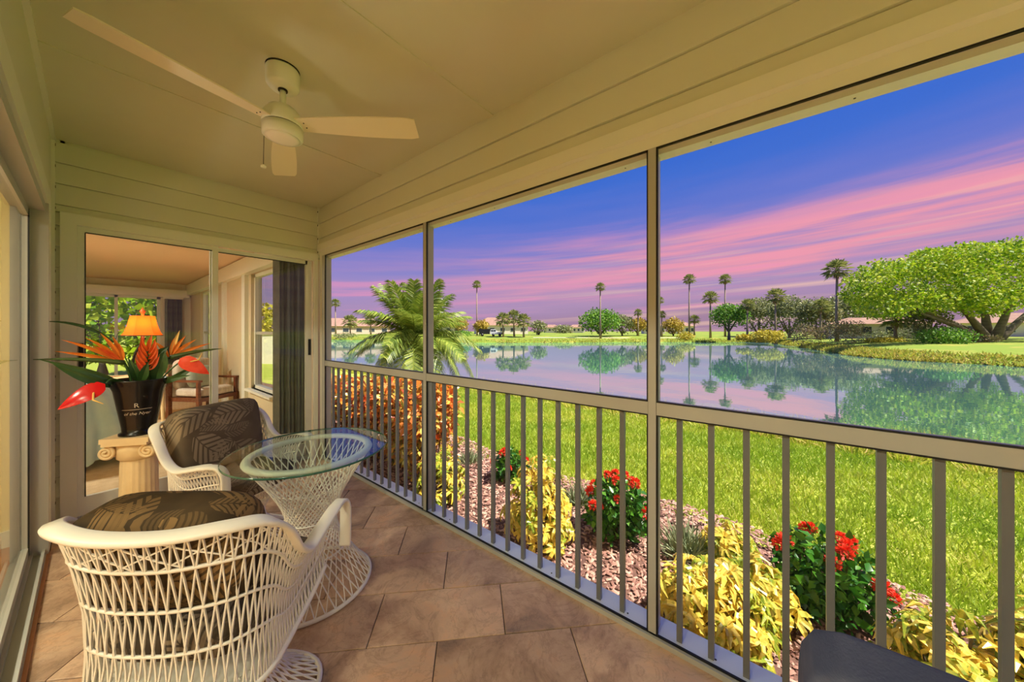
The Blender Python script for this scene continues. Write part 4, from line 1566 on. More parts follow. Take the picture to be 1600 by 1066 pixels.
def build_grounds():
    xs = list(np.linspace(2.6, XBANK, 22)) + [10.35, 10.5, 10.75, 11.2]
    ys = list(np.linspace(-40, -6, 12)) + list(np.linspace(-5, 16, 40)) + list(np.linspace(18, 140, 20))
    lawn = grid_ground('lawn', xs, ys, lambda x, y: ground_z(x) - 0.004, M_LAWN)
    struct(lawn, 'sunlit yellow-green lawn sloping down to the lake', 'lawn')
    ysb = list(np.linspace(-8, 14, 90))
    vs, fs = [], []
    for y in ysb:
        e = bed_edge(y)
        for k in range(6):
            x = XS + 0.08 + (e - XS - 0.08) * k / 5
            vs.append((x, y, ground_z(x) + 0.03 * (k < 5) * (1 if k else 1) + (-0.01 if k == 5 else 0)))
    for j in range(len(ysb) - 1):
        fs += [(j * 6 + i, j * 6 + i + 1, (j + 1) * 6 + i + 1, (j + 1) * 6 + i) for i in range(5)]
    struct(MB().add(vs, fs).build('mulch_bed', M_MULCHBASE, smooth=True), 'reddish bark mulch planting bed along the railing', 'planting bed')
    # bark chips
    n = 26000
    Y = rng.uniform(-2.0, 6.5, n)
    E = np.array([bed_edge(y) for y in Y])
    X = XS + 0.14 + (E - XS - 0.10) * rng.random(n)
    P = np.stack([X, Y, np.full(n, ZG + 0.032) + rng.random(n) * 0.014], 1)
    d = rng.normal(size=(n, 3)) * np.array((1, 1, 0.22))
    s, d, nn = frames(d, np.array((0, 0, 1.0)) + rng.normal(size=(n, 3)) * 0.35)
    L = (0.018 + 0.035 * rng.random((n, 1)))
    chipv = [(-0.22, -0.5, 0), (0.22, -0.45, 0), (0.16, 0.5, 0), (-0.2, 0.45, 0), (-0.1, -0.3, 0.16), (0.1, -0.3, 0.16), (0.08, 0.35, 0.16), (-0.1, 0.3, 0.16)]
    chipf = [(4, 5, 6, 7), (0, 1, 5, 4), (1, 2, 6, 5), (2, 3, 7, 6), (3, 0, 4, 7)]
    o = stuff(scatter('bark_chips', chipv, chipf, P, s * L, d * L, nn * L, M_MULCH))
    tag(o, 'loose reddish bark chips covering the planting bed', 'mulch')
    # lawn blades, denser near the porch
    n = 210000
    t = rng.random(n) ** 1.25
    Yd = rng.uniform(0, 1, n)
    X = XBED - 0.35 + (XBANK + 0.1 - XBED + 0.35) * t
    Y = -1.2 * X + 1.0 + Yd * (X * 2.7 + 1.0)
    E = np.array([bed_edge(y) for y in Y])
    keep = X > E + rng.normal(size=n) * 0.10
    X, Y = X[keep], Y[keep]
    n = len(X)
    Z = np.array([ground_z(x) for x in X])
    P = np.stack([X, Y, Z - 0.004], 1)
    lean = rng.normal(size=(n, 3)) * np.array((0.5, 0.5, 0)) + np.array((0, 0, 1.0))
    s, d, nn = frames(lean, rng.normal(size=(n, 3)) * np.array((1, 1, 0.1)))
    H = (0.030 + 0.040 * rng.random((n, 1))) * (1 + 0.06 * X[:, None])
    W = H * (0.16 + 0.05 * X[:, None] / 4)
    bv = [(-0.5, 0, 0), (0.5, 0, 0), (0.12, 1, 0.25)]
    o = stuff(scatter('lawn_grass', bv, [(0, 1, 2)], P, s * W, d * H, nn * H, M_GRASS))
    tag(o, 'short bright green grass blades covering the lawn', 'grass')
    # tall grass at the water's edge
    nc, per = 1500, 46
    n = nc * per
    CY = -11 + 33 * rng.random(nc)
    CX = 8.6 + 1.85 * rng.random(nc) ** 0.6 + 0.22 * np.sin(CY * 1.3)
    CH = 0.6 + 0.7 * rng.random(nc)
    RX, RY = rng.normal(size=(nc, per)) * 0.10, rng.normal(size=(nc, per)) * 0.10
    X, Y = (CX[:, None] + RX).ravel(), (CY[:, None] + RY).ravel()
    OUT = np.stack([RX.ravel(), RY.ravel(), np.zeros(n)], 1) * 5.0
    HC = np.repeat(CH, per)[:, None]
    Z = np.array([ground_z(x) for x in X])
    P = np.stack([X, Y, Z - 0.01], 1)
    lean = OUT + rng.normal(size=(n, 3)) * np.array((0.2, 0.2, 0)) + np.array((0, 0, 1.0))
    s, d, nn = frames(lean, rng.normal(size=(n, 3)) * np.array((1, 1, 0.1)))
    H = HC * (0.22 + 0.22 * rng.random((n, 1))) * (0.55 + 0.45 * np.clip((X[:, None] - 8.4), 0, 1))
    o = stuff(scatter('bank_grass', [(-0.5, 0, 0), (0.5, 0, 0), (0.3, 0.6, 0.1), (-0.3, 0.6, 0.1), (0, 1, 0.45)], [(0, 1, 2), (0, 2, 3), (3, 2, 4)], P, s * 0.022, d * H, nn * H, M_BANKGRASS))
    tag(o, 'tall yellowish grass along the near edge of the lake', 'grass')
    # ground under and around the house
    struct(MB().box(-60, 2.7, -60, 140, -0.6, ZG - 0.012).build('house_ground', M_LAWN), 'grass ground beside and behind the house', 'ground')


build_grounds()

SHORE = [(-8.0, 230.0), (18.0, 160.0), (44.5, 103.0), (49.0, 72.0), (49.7, 57.9), (64.0, 40.0), (79.0, 25.5), (92.0, 9.5), (95.5, 3.5), (80.0, -1.0), (62.0, -4.2), (53.0, -5.4), (46.8, -7.3), (43.0, -13.5), (38.0, -26.0), (26.0, -60.0), (10.0, -110.0)]


def build_lake():
    me = MB().add([(10.0, -160, ZW), (260, -160, ZW), (260, 330, ZW), (-120, 330, ZW), (-120, 140, ZW), (10.0, 140, ZW)], [(0, 1, 2, 3, 4, 5)])
    struct(me.build('lake', water_mat()), 'calm lake reflecting sky, palms and trees', 'lake')
    sh = crom([(x, y, 0) for x, y in SHORE], 6)
    offs = [(-0.6, -1.6), (0.0, -1.30), (0.7, -1.02), (2.2, -0.72), (5.0, -0.45), (12, -0.1), (30, 0.15), (90, 0.3), (420, 0.4)]
    vs, fs = [], []
    cx, cy = 20.0, 20.0
    for q in sh:
        v = Vector((q.x - cx, q.y - cy, 0)).normalized()
        wob = 0.35 * math.sin(q.x * 0.7) + 0.3 * math.sin(q.y * 0.9)
        for o, z in offs:
            vs.append((q.x + v.x * (o + wob), q.y + v.y * (o + wob), z))
    m = len(offs)
    for j in range(len(sh) - 1):
        fs += [(j * m + i, j * m + i + 1, (j + 1) * m + i + 1, (j + 1) * m + i) for i in range(m - 1)]
    M_FAR = mat('far_bank_grass', (132, 144, 44), (172, 158, 66), scale=0.25, rough=0.95, c3=(122, 146, 36), detail=8)
    struct(MB().add(vs, fs).build('far_bank', M_FAR, smooth=True), 'grassy far shore of the lake', 'shore')
    # reedy fringe at the far waterline
    n = 16000
    idx = rng.integers(6, len(sh) - 14, n)
    tt = rng.random(n)
    A = np.array([[q.x, q.y] for q in sh])
    Q = A[idx] * (1 - tt[:, None]) + A[idx + 1] * tt[:, None]
    v = Q - np.array((cx, cy))
    v /= np.linalg.norm(v, axis=1, keepdims=True)
    wob = 0.35 * np.sin(Q[:, 0] * 0.7) + 0.3 * np.sin(Q[:, 1] * 0.9)
    o_ = rng.random(n) ** 1.5 * 3.2
    Q = Q + v * (o_ + wob)[:, None]
    zz = np.interp(o_, [0, 0.7, 2.2, 5], [-1.3, -1.02, -0.72, -0.45])
    P = np.stack([Q[:, 0], Q[:, 1], zz - 0.02], 1)
    lean = rng.normal(size=(n, 3)) * np.array((0.4, 0.4, 0)) + np.array((0, 0, 1.0))
    s, d, nn = frames(lean, rng.normal(size=(n, 3)) * np.array((1, 1, 0.1)))
    H = 0.15 + 0.28 * rng.random((n, 1))
    M_REED = mat('shore_reed', (0, 0, 0), rough=0.7, island=[(150, 172, 48), (198, 200, 80), (214, 186, 96), (184, 194, 70)], trans=0.3)
    o = stuff(scatter('shore_reeds', [(-0.5, 0, 0), (0.5, 0, 0), (0, 1, 0.3)], [(0, 1, 2)], P, s * 0.16, d * H, nn * H, M_REED))
    tag(o, 'yellowish reeds fringing the far shore', 'reeds')


build_lake()


def shore_ground(x, y):
    """height of the far land at a point, from its distance behind the shore"""
    best = 1e9
    for i in range(len(SHORE) - 1):
        a, b = Vector(SHORE[i]), Vector(SHORE[i + 1])
        p = Vector((x, y))
        t = max(0, min(1, (p - a).dot(b - a) / (b - a).length_squared))
        best = min(best, (p - (a + (b - a) * t)).length)
    xs = [0.0, 0.7, 2.2, 5.0, 12, 30, 90, 420]
    zs = [-1.30, -1.02, -0.72, -0.45, -0.1, 0.15, 0.3, 0.4]
    return float(np.interp(best, xs, zs)) - 0.03


# ================================================================== OUTSIDE: shrubs in the bed
M_ROS_Y = mat('yellow_schefflera_leaf', (228, 190, 54), (170, 168, 50), scale=26, rough=0.35, c3=(240, 212, 96), vary=0.14, trans=0.25)
M_ROS_G = mat('green_yellow_schefflera_leaf', (92, 130, 34), (224, 200, 76), scale=34, rough=0.35, c3=(160, 170, 50), vary=0.15, trans=0.25)
M_TWIG = mat('brown_twig', (92, 74, 52), rough=0.8)


def rosette_mesh(seed, material, L=0.088, k=8):
    r = random.Random(seed)
    m = MB()
    for i in range(k):
        a = 2 * math.pi * i / k + r.uniform(-0.2, 0.2)
        d = Vector((math.cos(a), math.sin(a), 0))
        l = L * r.uniform(0.8, 1.15)
        path = [d * 0.008 + Vector((0, 0, 0.0)), d * l * 0.35 + Vector((0, 0, 0.018)), d * l * 0.7 + Vector((0, 0, 0.008)), d * l + Vector((0, 0, -0.030 * r.uniform(0.5, 1.4)))]
        b = leaf_blade(path, [0.004, 0.014 * l / 0.1, 0.0145 * l / 0.1, 0.002], 0.4)
        m.add(b.v, b.f)
    return m.mesh('leaf_rosette', material)


ROS = [rosette_mesh(i, M_ROS_Y if i < 4 else M_ROS_G) for i in range(6)]


def schefflera(label, c, r, n, green=0.3):
    t = thing('schefflera_shrub', label, 'shrub', (c[0], c[1], ZG), 0, 'variegated yellow shrubs in the bed')
    m = MB()
    for k in range(9):
        a = k * 2.4
        m.tube([(0.02 * math.cos(a), 0.02 * math.sin(a), -0.01), (r[0] * 0.3 * math.cos(a), r[1] * 0.3 * math.sin(a), r[2] * 0.45), (r[0] * 0.6 * math.cos(a), r[1] * 0.6 * math.sin(a), r[2] * 0.8)], 0.006, 5)
    m.build('stems', M_TWIG, t)
    for k in range(n):
        u = Vector((rnd.gauss(0, 1), rnd.gauss(0, 1), abs(rnd.gauss(0.3, 0.8)))).normalized()
        rad = rnd.uniform(0.55, 1.06)
        p = Vector((u.x * r[0] * rad, u.y * r[1] * rad, 0.08 + u.z * (r[2] - 0.06) * rad))
        nrm = (u * 0.8 + Vector((0, 0, 0.5)) + Vector((rnd.gauss(0, 0.45), rnd.gauss(0, 0.45), 0))).normalized()
        q = nrm.to_track_quat('Z', 'Y') @ Matrix.Rotation(rnd.uniform(0, 6.28), 3, 'Z').to_quaternion()
        me = ROS[rnd.randrange(4, 6)] if rnd.random() < green else ROS[rnd.randrange(4)]
        link('leaf_rosette', me, t, p, q.to_euler(), rnd.uniform(0.75, 1.15))


schefflera('yellow variegated shrub in front of the middle railing bay', (2.27, 1.52), (0.26, 0.26, 0.64), 137, 0.35)
schefflera('large yellow variegated shrub right of the thick screen post', (2.06, 0.29), (0.30, 0.27, 0.44), 162, 0.40)
schefflera('yellow variegated clump trailing right of the large one', (2.40, 0.10), (0.20, 0.17, 0.34), 75, 0.35)
schefflera('small yellow-green shrub beside the grey-green one', (2.86, 0.27), (0.20, 0.16, 0.28), 56, 0.65)
schefflera('yellow variegated shrub at the lower right behind the blue cushion', (2.30, -0.60), (0.28, 0.22, 0.42), 125, 0.50)
schefflera('yellow variegated shrub at the right edge of the bed', (2.62, -0.98), (0.34, 0.26, 0.42), 150, 0.60)
schefflera('low yellow shrub at the foot of the orange croton hedge', (2.15, 2.62), (0.24, 0.22, 0.50), 100, 0.45)

M_IXL = mat('ixora_leaf', (0, 0, 0), rough=0.35, island=[(34, 84, 22), (60, 118, 30), (96, 150, 40)], trans=0.2)
M_IXF = mat('ixora_flower', (0, 0, 0), rough=0.5, island=[(226, 40, 28), (246, 74, 46), (250, 100, 70)], trans=0.2)
LEAFT = (LEAF_V, LEAF_F)


def flower_ball(seed):
    g = np.random.default_rng(seed)
    n = 60
    u = unit(g.normal(size=(n, 3)) + np.array((0, 0, 0.7)))
    s, d, nn = frames(u, g.normal(size=(n, 3)))
    o = scatter('flower_head', LEAF_V, LEAF_F, u * 0.018, s * 0.03, d * 0.026, nn * 0.03, M_IXF)
    me = o.data
    bpy.data.objects.remove(o)
    return me


FB = [flower_ball(1), flower_ball(2)]


def ixora(label, c, r, heads, n=900):
    t = thing('ixora_bush', label, 'shrub', (c[0], c[1], ZG), 0, 'red-flowered bushes in the bed')
    m = MB()
    for k in range(7):
        a = k * 2.4
        m.tube([(0.015 * math.cos(a), 0.015 * math.sin(a), -0.01), (r[0] * 0.5 * math.cos(a), r[1] * 0.5 * math.sin(a), r[2] * 0.75)], 0.006, 5)
    m.build('stems', M_TWIG, t)
    cl = [((0, 0, r[2] * 0.55), (r[0], r[1], r[2] * 0.5), n // 2)]
    for k in range(8):
        a = k * 2.4
        cl.append(((r[0] * 0.6 * math.cos(a), r[1] * 0.6 * math.sin(a), r[2] * (0.35 + 0.09 * (k % 5))), (r[0] * 0.42, r[1] * 0.42, r[2] * 0.3), n // 12))
    foliage('foliage', cl, 0.058, M_IXL, t, shell=0.4, tmpl=LEAFT)
    for k in range(heads):
        a = rnd.uniform(0, 6.28)
        e = rnd.uniform(0.15, 1.3)
        u = Vector((math.cos(a) * math.cos(e), math.sin(a) * math.cos(e), math.sin(e)))
        link('flower_head', FB[k % 2], t, (u.x * r[0] * 1.06, u.y * r[1] * 1.06, r[2] * 0.55 + u.z * r[2] * 0.52), (rnd.uniform(-0.4, 0.4), rnd.uniform(-0.4, 0.4), 0), rnd.uniform(0.8, 1.2))


ixora('green bush with red flower heads in front of the middle railing bay', (2.66, 1.02), (0.23, 0.23, 0.50), 16, 1100)
ixora('green bush with red flower heads above the blue cushion', (2.72, -0.22), (0.26, 0.25, 0.46), 12, 1200)
ixora('small red-flowered bush beyond the croton hedge', (2.95, 2.38), (0.20, 0.18, 0.34), 7, 600)

# grey-green lavender tufts
M_LAV = mat('grey_green_leaf', (0, 0, 0), rough=0.7, island=[(104, 118, 84), (132, 142, 100), (160, 164, 124)])
for lab, c, r in (('fine grey-green tuft right of the thick screen post', (2.78, 0.52), (0.17, 0.17, 0.26)), ('sparse grey-green tuft beyond the middle yellow shrub', (2.95, 1.55), (0.14, 0.14, 0.20)),
                  ('low grey-green tuft on the mulch left of the middle bay', (3.0, 3.1), (0.15, 0.15, 0.18))):
    t = thing('lavender_tuft', lab, 'shrub', (c[0], c[1], ZG), 0, 'grey-green tufts in the bed')
    n = 420
    u = unit(rng.normal(size=(n, 3)) * np.array((0.6, 0.6, 0.2)) + np.array((0, 0, 0.8)))
    P = rng.normal(size=(n, 3)) * np.array((r[0] * 0.35, r[1] * 0.35, 0))
    s, d, nn = frames(u, rng.normal(size=(n, 3)))
    H = r[2] * (0.6 + 0.6 * rng.random((n, 1)))
    stuff(scatter('stems', [(-0.5, 0, 0), (0.5, 0, 0), (0.4, 0.6, 0.1), (-0.4, 0.6, 0.1), (0, 1, 0.2)], [(0, 1, 2), (0, 2, 3), (3, 2, 4)], P, s * 0.012, d * H, nn * H * 0.4, M_LAV, t))

# croton hedge
M_CRO = mat('croton_leaf', (0, 0, 0), rough=0.3, island=[(216, 96, 44), (240, 146, 60), (250, 190, 80), (190, 84, 56), (150, 150, 56), (246, 212, 110), (244, 160, 110)], trans=0.25)
M_CROL = mat('croton_lower_leaf', (0, 0, 0), rough=0.3, island=[(96, 110, 40), (200, 186, 70), (232, 160, 66), (140, 86, 46), (236, 212, 96)], trans=0.25)
crotons = [(2.32, 3.02, 1.16), (2.45, 3.62, 1.10), (2.38, 4.22, 1.04), (2.50, 4.85, 0.98), (2.46, 5.5, 0.95), (2.42, 6.2, 0.95), (2.5, 6.95, 1.0)]
for i, (x, y, h) in enumerate(crotons):
    lab = ['orange and red croton shrub nearest the porch, right end of the hedge', 'second croton shrub of the hedge behind the thin screen post', 'third croton shrub of the hedge',
           'fourth croton shrub of the hedge', 'croton shrub near the corner of the porch', 'croton shrub outside the first sunroom window', 'farthest croton shrub along the sunroom wall'][i]
    t = thing('croton_shrub', lab, 'shrub', (x, y, ZG), 0, 'orange croton hedge')
    m = MB()
    for k in range(8):
        a = k * 2.4
        m.tube([(0.03 * math.cos(a), 0.03 * math.sin(a), -0.01), (0.14 * math.cos(a), 0.14 * math.sin(a), h * 0.5), (0.22 * math.cos(a), 0.22 * math.sin(a), h * 0.9)], 0.008, 5)
    m.build('stems', M_TWIG, t)
    foliage('foliage', [((0, 0, h * 0.72), (0.30, 0.33, h * 0.28), 900), ((0.06, -0.05, h * 0.88), (0.2, 0.22, h * 0.12), 260)], 0.080, M_CRO, t, shell=0.45, tmpl=LEAFT)
    foliage('lower_foliage', [((0, 0, h * 0.34), (0.28, 0.32, h * 0.30), 600)], 0.078, M_CROL, t, shell=0.45, tmpl=LEAFT)


# ================================================================== OUTSIDE: near palm
def frond_mesh(L, droop, seed, material, nl=64, ll=0.38):
    r = random.Random(seed)
    pts = []
    for i in range(13):
        u = i / 12
        pts.append(Vector((0, L * (u - 0.16 * droop * u * u), L * (0.42 * u - (0.62 + 0.25 * droop) * droop * u * u))))
    m = MB()
    m.tube(pts, [0.016 * (1 - 0.85 * i / 12) for i in range(13)], 5)
    for i in range(nl):
        u = 0.12 + 0.87 * i / (nl - 1)
        x = u * 12
        k = min(int(x), 11)
        p = pts[k].lerp(pts[k + 1], x - k)
        t = (pts[k + 1] - pts[k]).normalized()
        l = ll * (math.sin(math.pi * (0.12 + 0.80 * u)) ** 0.7) * r.uniform(0.85, 1.1)
        for s in (-1, 1):
            d = (Vector((s, 0, 0)) * 0.85 + t * 0.62 + Vector((0, 0, 0.10 + r.uniform(-0.18, 0.10)))).normalized()
            e = p + d * l * 0.55
            f = p + d * l + Vector((0, 0, -l * 0.42))
            w = 0.019
            sd = t * w
            m.add([p - sd * 0.5, p + sd * 0.5, e + sd * 0.6, e - sd * 0.6, f], [(0, 1, 2, 3), (3, 2, 4)])
    return m.mesh('frond', material)


M_FROND = mat('date_palm_frond', (0, 0, 0), rough=0.4, island=[(104, 132, 48), (150, 170, 66), (190, 196, 90)], trans=0.3)
M_PTRUNK = mat('date_palm_trunk', (120, 96, 54), (168, 140, 84), scale=9, rough=0.9, bump=0.6, bscale=18, stretch=(1, 1, 3))


def build_near_palm():
    c = at_depth(652, 560, 7.4)
    gz = ground_z(c.x) - 0.02
    t = thing('date_palm', 'bushy young palm with arching fronds behind the left screen post', 'palm', (c.x, c.y, gz))
    zc = 1.12 - gz
    MB().tube([(0, 0, -0.05), (0.02, 0.02, zc * 0.5), (0, 0, zc)], [0.15, 0.12, 0.13], 14).build('trunk', M_PTRUNK, t, smooth=True)
    boots = MB()
    for k in range(60):
        a, z = k * 2.39996, 0.1 + (zc - 0.1) * k / 60
        q = Vector((0.12 * math.cos(a), 0.12 * math.sin(a), z))
        o = Vector((math.cos(a), math.sin(a), 0))
        boots.tube([q, q + o * 0.05 + Vector((0, 0, 0.07))], [0.03, 0.012], 5)
    stuff(boots.build('leaf_bases', M_PTRUNK, t))
    meshes = [frond_mesh(1.45, d, i, M_FROND) for i, d in enumerate((0.25, 0.55, 0.85, 1.15))]
    n = 52
    for k in range(n):
        a = k * 2.39996 + rnd.uniform(-0.2, 0.2)
        u = k / (n - 1)
        el = math.radians(72 - 84 * u ** 0.9)
        mi = min(3, int(u * 4))
        link('frond', meshes[mi], t, (0.05 * math.cos(a), 0.05 * math.sin(a), zc - 0.02), (el * 0.75, 0, a), rnd.uniform(0.85, 1.08))


build_near_palm()

# ================================================================== OUTSIDE: far palms
M_FAN_LEAF = mat('fan_palm_leaf', (0, 0, 0), rough=0.5, island=[(110, 126, 64), (156, 162, 90), (196, 190, 118)], trans=0.25)
M_PALMTRUNK = mat('grey_palm_trunk', (150, 128, 108), (178, 156, 132), scale=2, rough=0.9, stretch=(1, 1, 4))
M_SKIRT = mat('dry_palm_skirt', (0, 0, 0), rough=0.9, island=[(150, 118, 74), (186, 152, 100)])


def fan_crown(seed, n=30):
    r = random.Random(seed)
    m = MB()
    for k in range(n):
        a = k * 2.39996
        el = math.radians(80 - 125 * (k / (n - 1)))
        d = Vector((math.cos(a) * math.cos(el), math.sin(a) * math.cos(el), math.sin(el)))
        s = d.cross(Vector((0, 0, 1)))
        s = s.normalized() if s.length > 1e-3 else Vector((1, 0, 0))
        up = s.cross(d)
        hub = d * 0.45
        m.tube([d * 0.02, hub], 0.02, 4)
        for j in range(9):
            th = math.radians(-76 + 19 * j + r.uniform(-5, 5))
            q = (d * math.cos(th) + s * math.sin(th) + up * 0.06).normalized()
            l = 0.58 * r.uniform(0.85, 1.12) * (1 - 0.18 * abs(j - 4) / 4)
            sd = q.cross(up).normalized() * 0.05
            tip = hub + q * l + Vector((0, 0, -0.20 * l))
            mid = hub + q * l * 0.6
            m.add([hub, mid - sd, tip, mid + sd], [(0, 1, 2), (0, 2, 3)])
    return m.mesh('crown', M_FAN_LEAF)


CROWNS = [fan_crown(3), fan_crown(8)]
sk = MB()
for k in range(40):
    a = k * 2.4
    o = Vector((math.cos(a), math.sin(a), 0))
    sk.add([o * 0.1 + Vector((-0.06 * o.y, 0.06 * o.x, 0)), o * 0.1 - Vector((-0.06 * o.y, 0.06 * o.x, 0)), o * 0.28 + Vector((0, 0, -0.5 - 0.3 * (k % 3) / 3))], [(0, 1, 2)])
SKIRT = sk.mesh('dry_skirt', M_SKIRT)


def fan_palm(label, px, py, rpx, d, group='tall fan palms across the lake', skirt=True):
    top = at_depth(px, py, d)
    gz = shore_ground(top.x, top.y)
    R = rpx * d / FPX
    t = thing('fan_palm', label, 'palm', (top.x, top.y, gz), 0, group)
    h = top.z - gz
    k = R / 1.02
    MB().tube([(0.15, 0, -0.1), (0.06, 0.05, h * 0.4), (0, 0, h)], [0.24 * k ** 0.3, 0.15 * k ** 0.3, 0.12 * k ** 0.3], 8).build('trunk', M_PALMTRUNK, t, smooth=True)
    link('crown', CROWNS[int(px) % 2], t, (0, 0, h), (0, 0, px), k)
    if skirt:
        link('dry_skirt', SKIRT, t, (0, 0, h - 0.05 * k), (0, 0, 0), k * 1.0)


for lab, px, py, rp, d in (
        ('tall fan palm whose head shows just beside the left screen jamb', 524, 474, 9, 112),
        ('tall fan palm above the left fronds of the near palm', 630, 448, 8.5, 104),
        ('tall fan palm right of the thin screen post, above the near palm', 687, 443, 9.5, 96),
        ('tall thin fan palm standing right of the near palm', 745, 445, 8.5, 94),
        ('tall fan palm rising from the round green tree in the middle bay', 938, 449, 9.5, 80),
        ('fan palm head just left of the thick screen post', 997, 489, 8, 90),
        ('fan palm close behind the right side of the thick post, upper one', 1031, 470, 8, 92),
        ('shorter fan palm close behind the right side of the thick post', 1034, 492, 8, 86),
        ('leftmost of the two tall palms right of the thick post', 1077, 437, 11, 84),
        ('tall palm with slim trunk, second right of the thick post', 1133, 437, 11, 86),
        ('medium fan palm between the two tall palms', 1110, 466, 14, 82),
        ('small palm low between the tall palms', 1085, 500, 10, 90),
        ('fan palm rising from the left of the grey-green trees', 1168, 477, 13, 70),
        ('fan palm with thick head at the water right of the dark tree', 1212, 464, 17, 66),
        ('short fan palm between the grey-green trees', 1283, 479, 15, 60),
        ('tallest right-hand palm with shaggy head by the spreading tree', 1308, 422, 21, 52),
        ('squat fan palm under the right of the spreading tree', 1400, 497, 24, 50),
        ('yellowish palm beside the pink house at the left', 547, 503, 14, 105),
        ('small palm left of the near palm fronds', 579, 500, 11, 110)):
    fan_palm(lab, px, py, rp, d)

for i, (px, py, rp, d) in enumerate(((786, 500, 15, 84), (803, 497, 16, 86), (818, 502, 15, 83))):
    fan_palm(['left palm of the bushy cluster beside the truck', 'middle palm of the bushy cluster beside the truck', 'right palm of the bushy cluster beside the truck'][i], px, py, rp, d, 'clustered palms beside the truck', False)

# ================================================================== OUTSIDE: far trees
M_T1 = mat('bright_green_leaves', (0, 0, 0), rough=0.6, island=[(70, 122, 30), (112, 162, 44), (150, 186, 62)], trans=0.3)
M_T2 = mat('grey_green_leaves', (0, 0, 0), rough=0.6, island=[(108, 120, 72), (146, 152, 96), (180, 178, 122)], trans=0.25)
M_T3 = mat('ficus_leaves', (0, 0, 0), rough=0.55, island=[(100, 142, 20), (148, 182, 30), (186, 202, 46), (208, 210, 76)], trans=0.35)
M_T4 = mat('yellow_hedge_leaves', (0, 0, 0), rough=0.6, island=[(160, 150, 40), (206, 188, 48), (228, 206, 72)], trans=0.25)
M_T5 = mat('rosy_shrub_leaves', (0, 0, 0), rough=0.6, island=[(120, 130, 72), (166, 150, 98), (196, 164, 124)], trans=0.25)
M_T6 = mat('ochre_leaves', (0, 0, 0), rough=0.6, island=[(168, 150, 52), (204, 176, 70), (186, 160, 70)], trans=0.25)
M_BARK = mat('grey_bark', (116, 102, 86), (148, 132, 110), scale=1.5, rough=0.9, stretch=(1, 1, 3))


def crown_tree(name, label, px, y_top, y_base, half_px, d, material, cat='tree', group=None, leaf=0.42, n=2200, crown_from=0.25, lumps=9, trunk=True):
    b = at_depth(px, HORIZON, d)
    gz = shore_ground(b.x, b.y)
    h = EYE + (HORIZON - y_top) * d / FPX - gz
    R = half_px * d / FPX
    t = thing(name, label, cat, (b.x, b.y, gz), 0, group)
    z0 = h * crown_from
    rg = random.Random(int(px * 7 + d))
    cl = []
    for k in range(lumps):
        a = k * 2.39996
        rr = R * 0.62 * math.sqrt((k + 0.5) / lumps)
        f = rr / R
        lump = R * 0.42
        top = h - (h - z0) * 0.55 * f ** 1.6
        zz = max(z0 + lump * 0.4, top - lump * 0.55) - rg.uniform(0, 0.15) * (h - z0)
        cl.append(((rr * math.cos(a), rr * math.sin(a), zz), (lump, lump, min(lump * 0.75, (h - z0) * 0.42)), int(n * 0.75 / lumps)))
    cl.append(((0, 0, (h + z0) / 2), (R * 0.9, R * 0.9, (h - z0) * 0.46), int(n * 0.35)))
    foliage('foliage', cl, leaf, material, t, shell=0.55)
    if trunk:
        tr = MB()
        tr.tube([(0, 0, -0.15), (0.1, 0, z0 * 0.6), (0, 0.1, z0 + (h - z0) * 0.4)], [R * 0.07 + 0.08, R * 0.05 + 0.06, R * 0.03], 8)
        for k in range(4):
            a = k * 1.6 + px
            tr.tube([(0.05, 0.05, z0 * 0.7), (R * 0.3 * math.cos(a), R * 0.3 * math.sin(a), z0 + (h - z0) * 0.25), (R * 0.55 * math.cos(a), R * 0.55 * math.sin(a), z0 + (h - z0) * 0.5)], [R * 0.04 + 0.04, R * 0.025 + 0.03, 0.02], 6)
        tr.build('trunk', M_BARK, t, smooth=True)
    return t


crown_tree('round_tree', 'round green tree behind the tall palm in the middle bay', 938, 483, 525, 36, 88, M_T1, n=2600, leaf=0.55, crown_from=0.12)
crown_tree('round_tree', 'smaller olive tree right of the round green tree', 972, 492, 525, 20, 92, M_T2, n=1200, leaf=0.5, crown_from=0.1)
crown_tree('ochre_tree', 'ochre yellow tree left of the thick screen post', 996, 497, 525, 18, 94, M_T6, n=1200, leaf=0.5, crown_from=0.2)
crown_tree('round_tree', 'olive tree just right of the thick screen post', 1052, 497, 525, 17, 90, M_T6, n=1200, leaf=0.5, crown_from=0.12)
crown_tree('dark_tree', 'dark green multi-trunk tree left of the fan palm at the water', 1139, 474, 530, 28, 74, M_T1, n=2600, leaf=0.45, crown_from=0.3)
for i, (px, yt, hp, d) in enumerate(((1186, 465, 30, 84), (1234, 460, 34, 76), (1276, 464, 30, 66), (1322, 458, 36, 74))):
    crown_tree('grey_green_tree', ['leftmost grey-green tree behind the right bank', 'grey-green tree behind the fan palm at the water', 'grey-green tree left of the tallest right-hand palm', 'grey-green tree behind the tallest right-hand palm'][i],
               px, yt, 520, hp, d, M_T2, n=4200, leaf=0.42, crown_from=0.08, group='grey-green trees behind the right bank')
crown_tree('grey_green_tree', 'grey-green bushy tree under the left of the spreading tree', 1447, 473, 520, 26, 46, M_T2, n=2200, leaf=0.30, crown_from=0.1)
crown_tree('round_tree', 'green shrubby tree beside the truck at the left', 718, 497, 525, 14, 92, M_T6, n=900, leaf=0.5, crown_from=0.05)
crown_tree('ochre_tree', 'ochre tree in front of the brown-roofed house', 752, 500, 525, 13, 95, M_T6, n=900, leaf=0.5, crown_from=0.1)
crown_tree('round_tree', 'low green tree right of the palm cluster', 842, 501, 522, 14, 100, M_T2, n=800, leaf=0.5, crown_from=0.05)
crown_tree('round_tree', 'low distant trees left of the round green tree', 880, 508, 520, 18, 150, M_T2, n=900, leaf=0.7, crown_from=0.05)

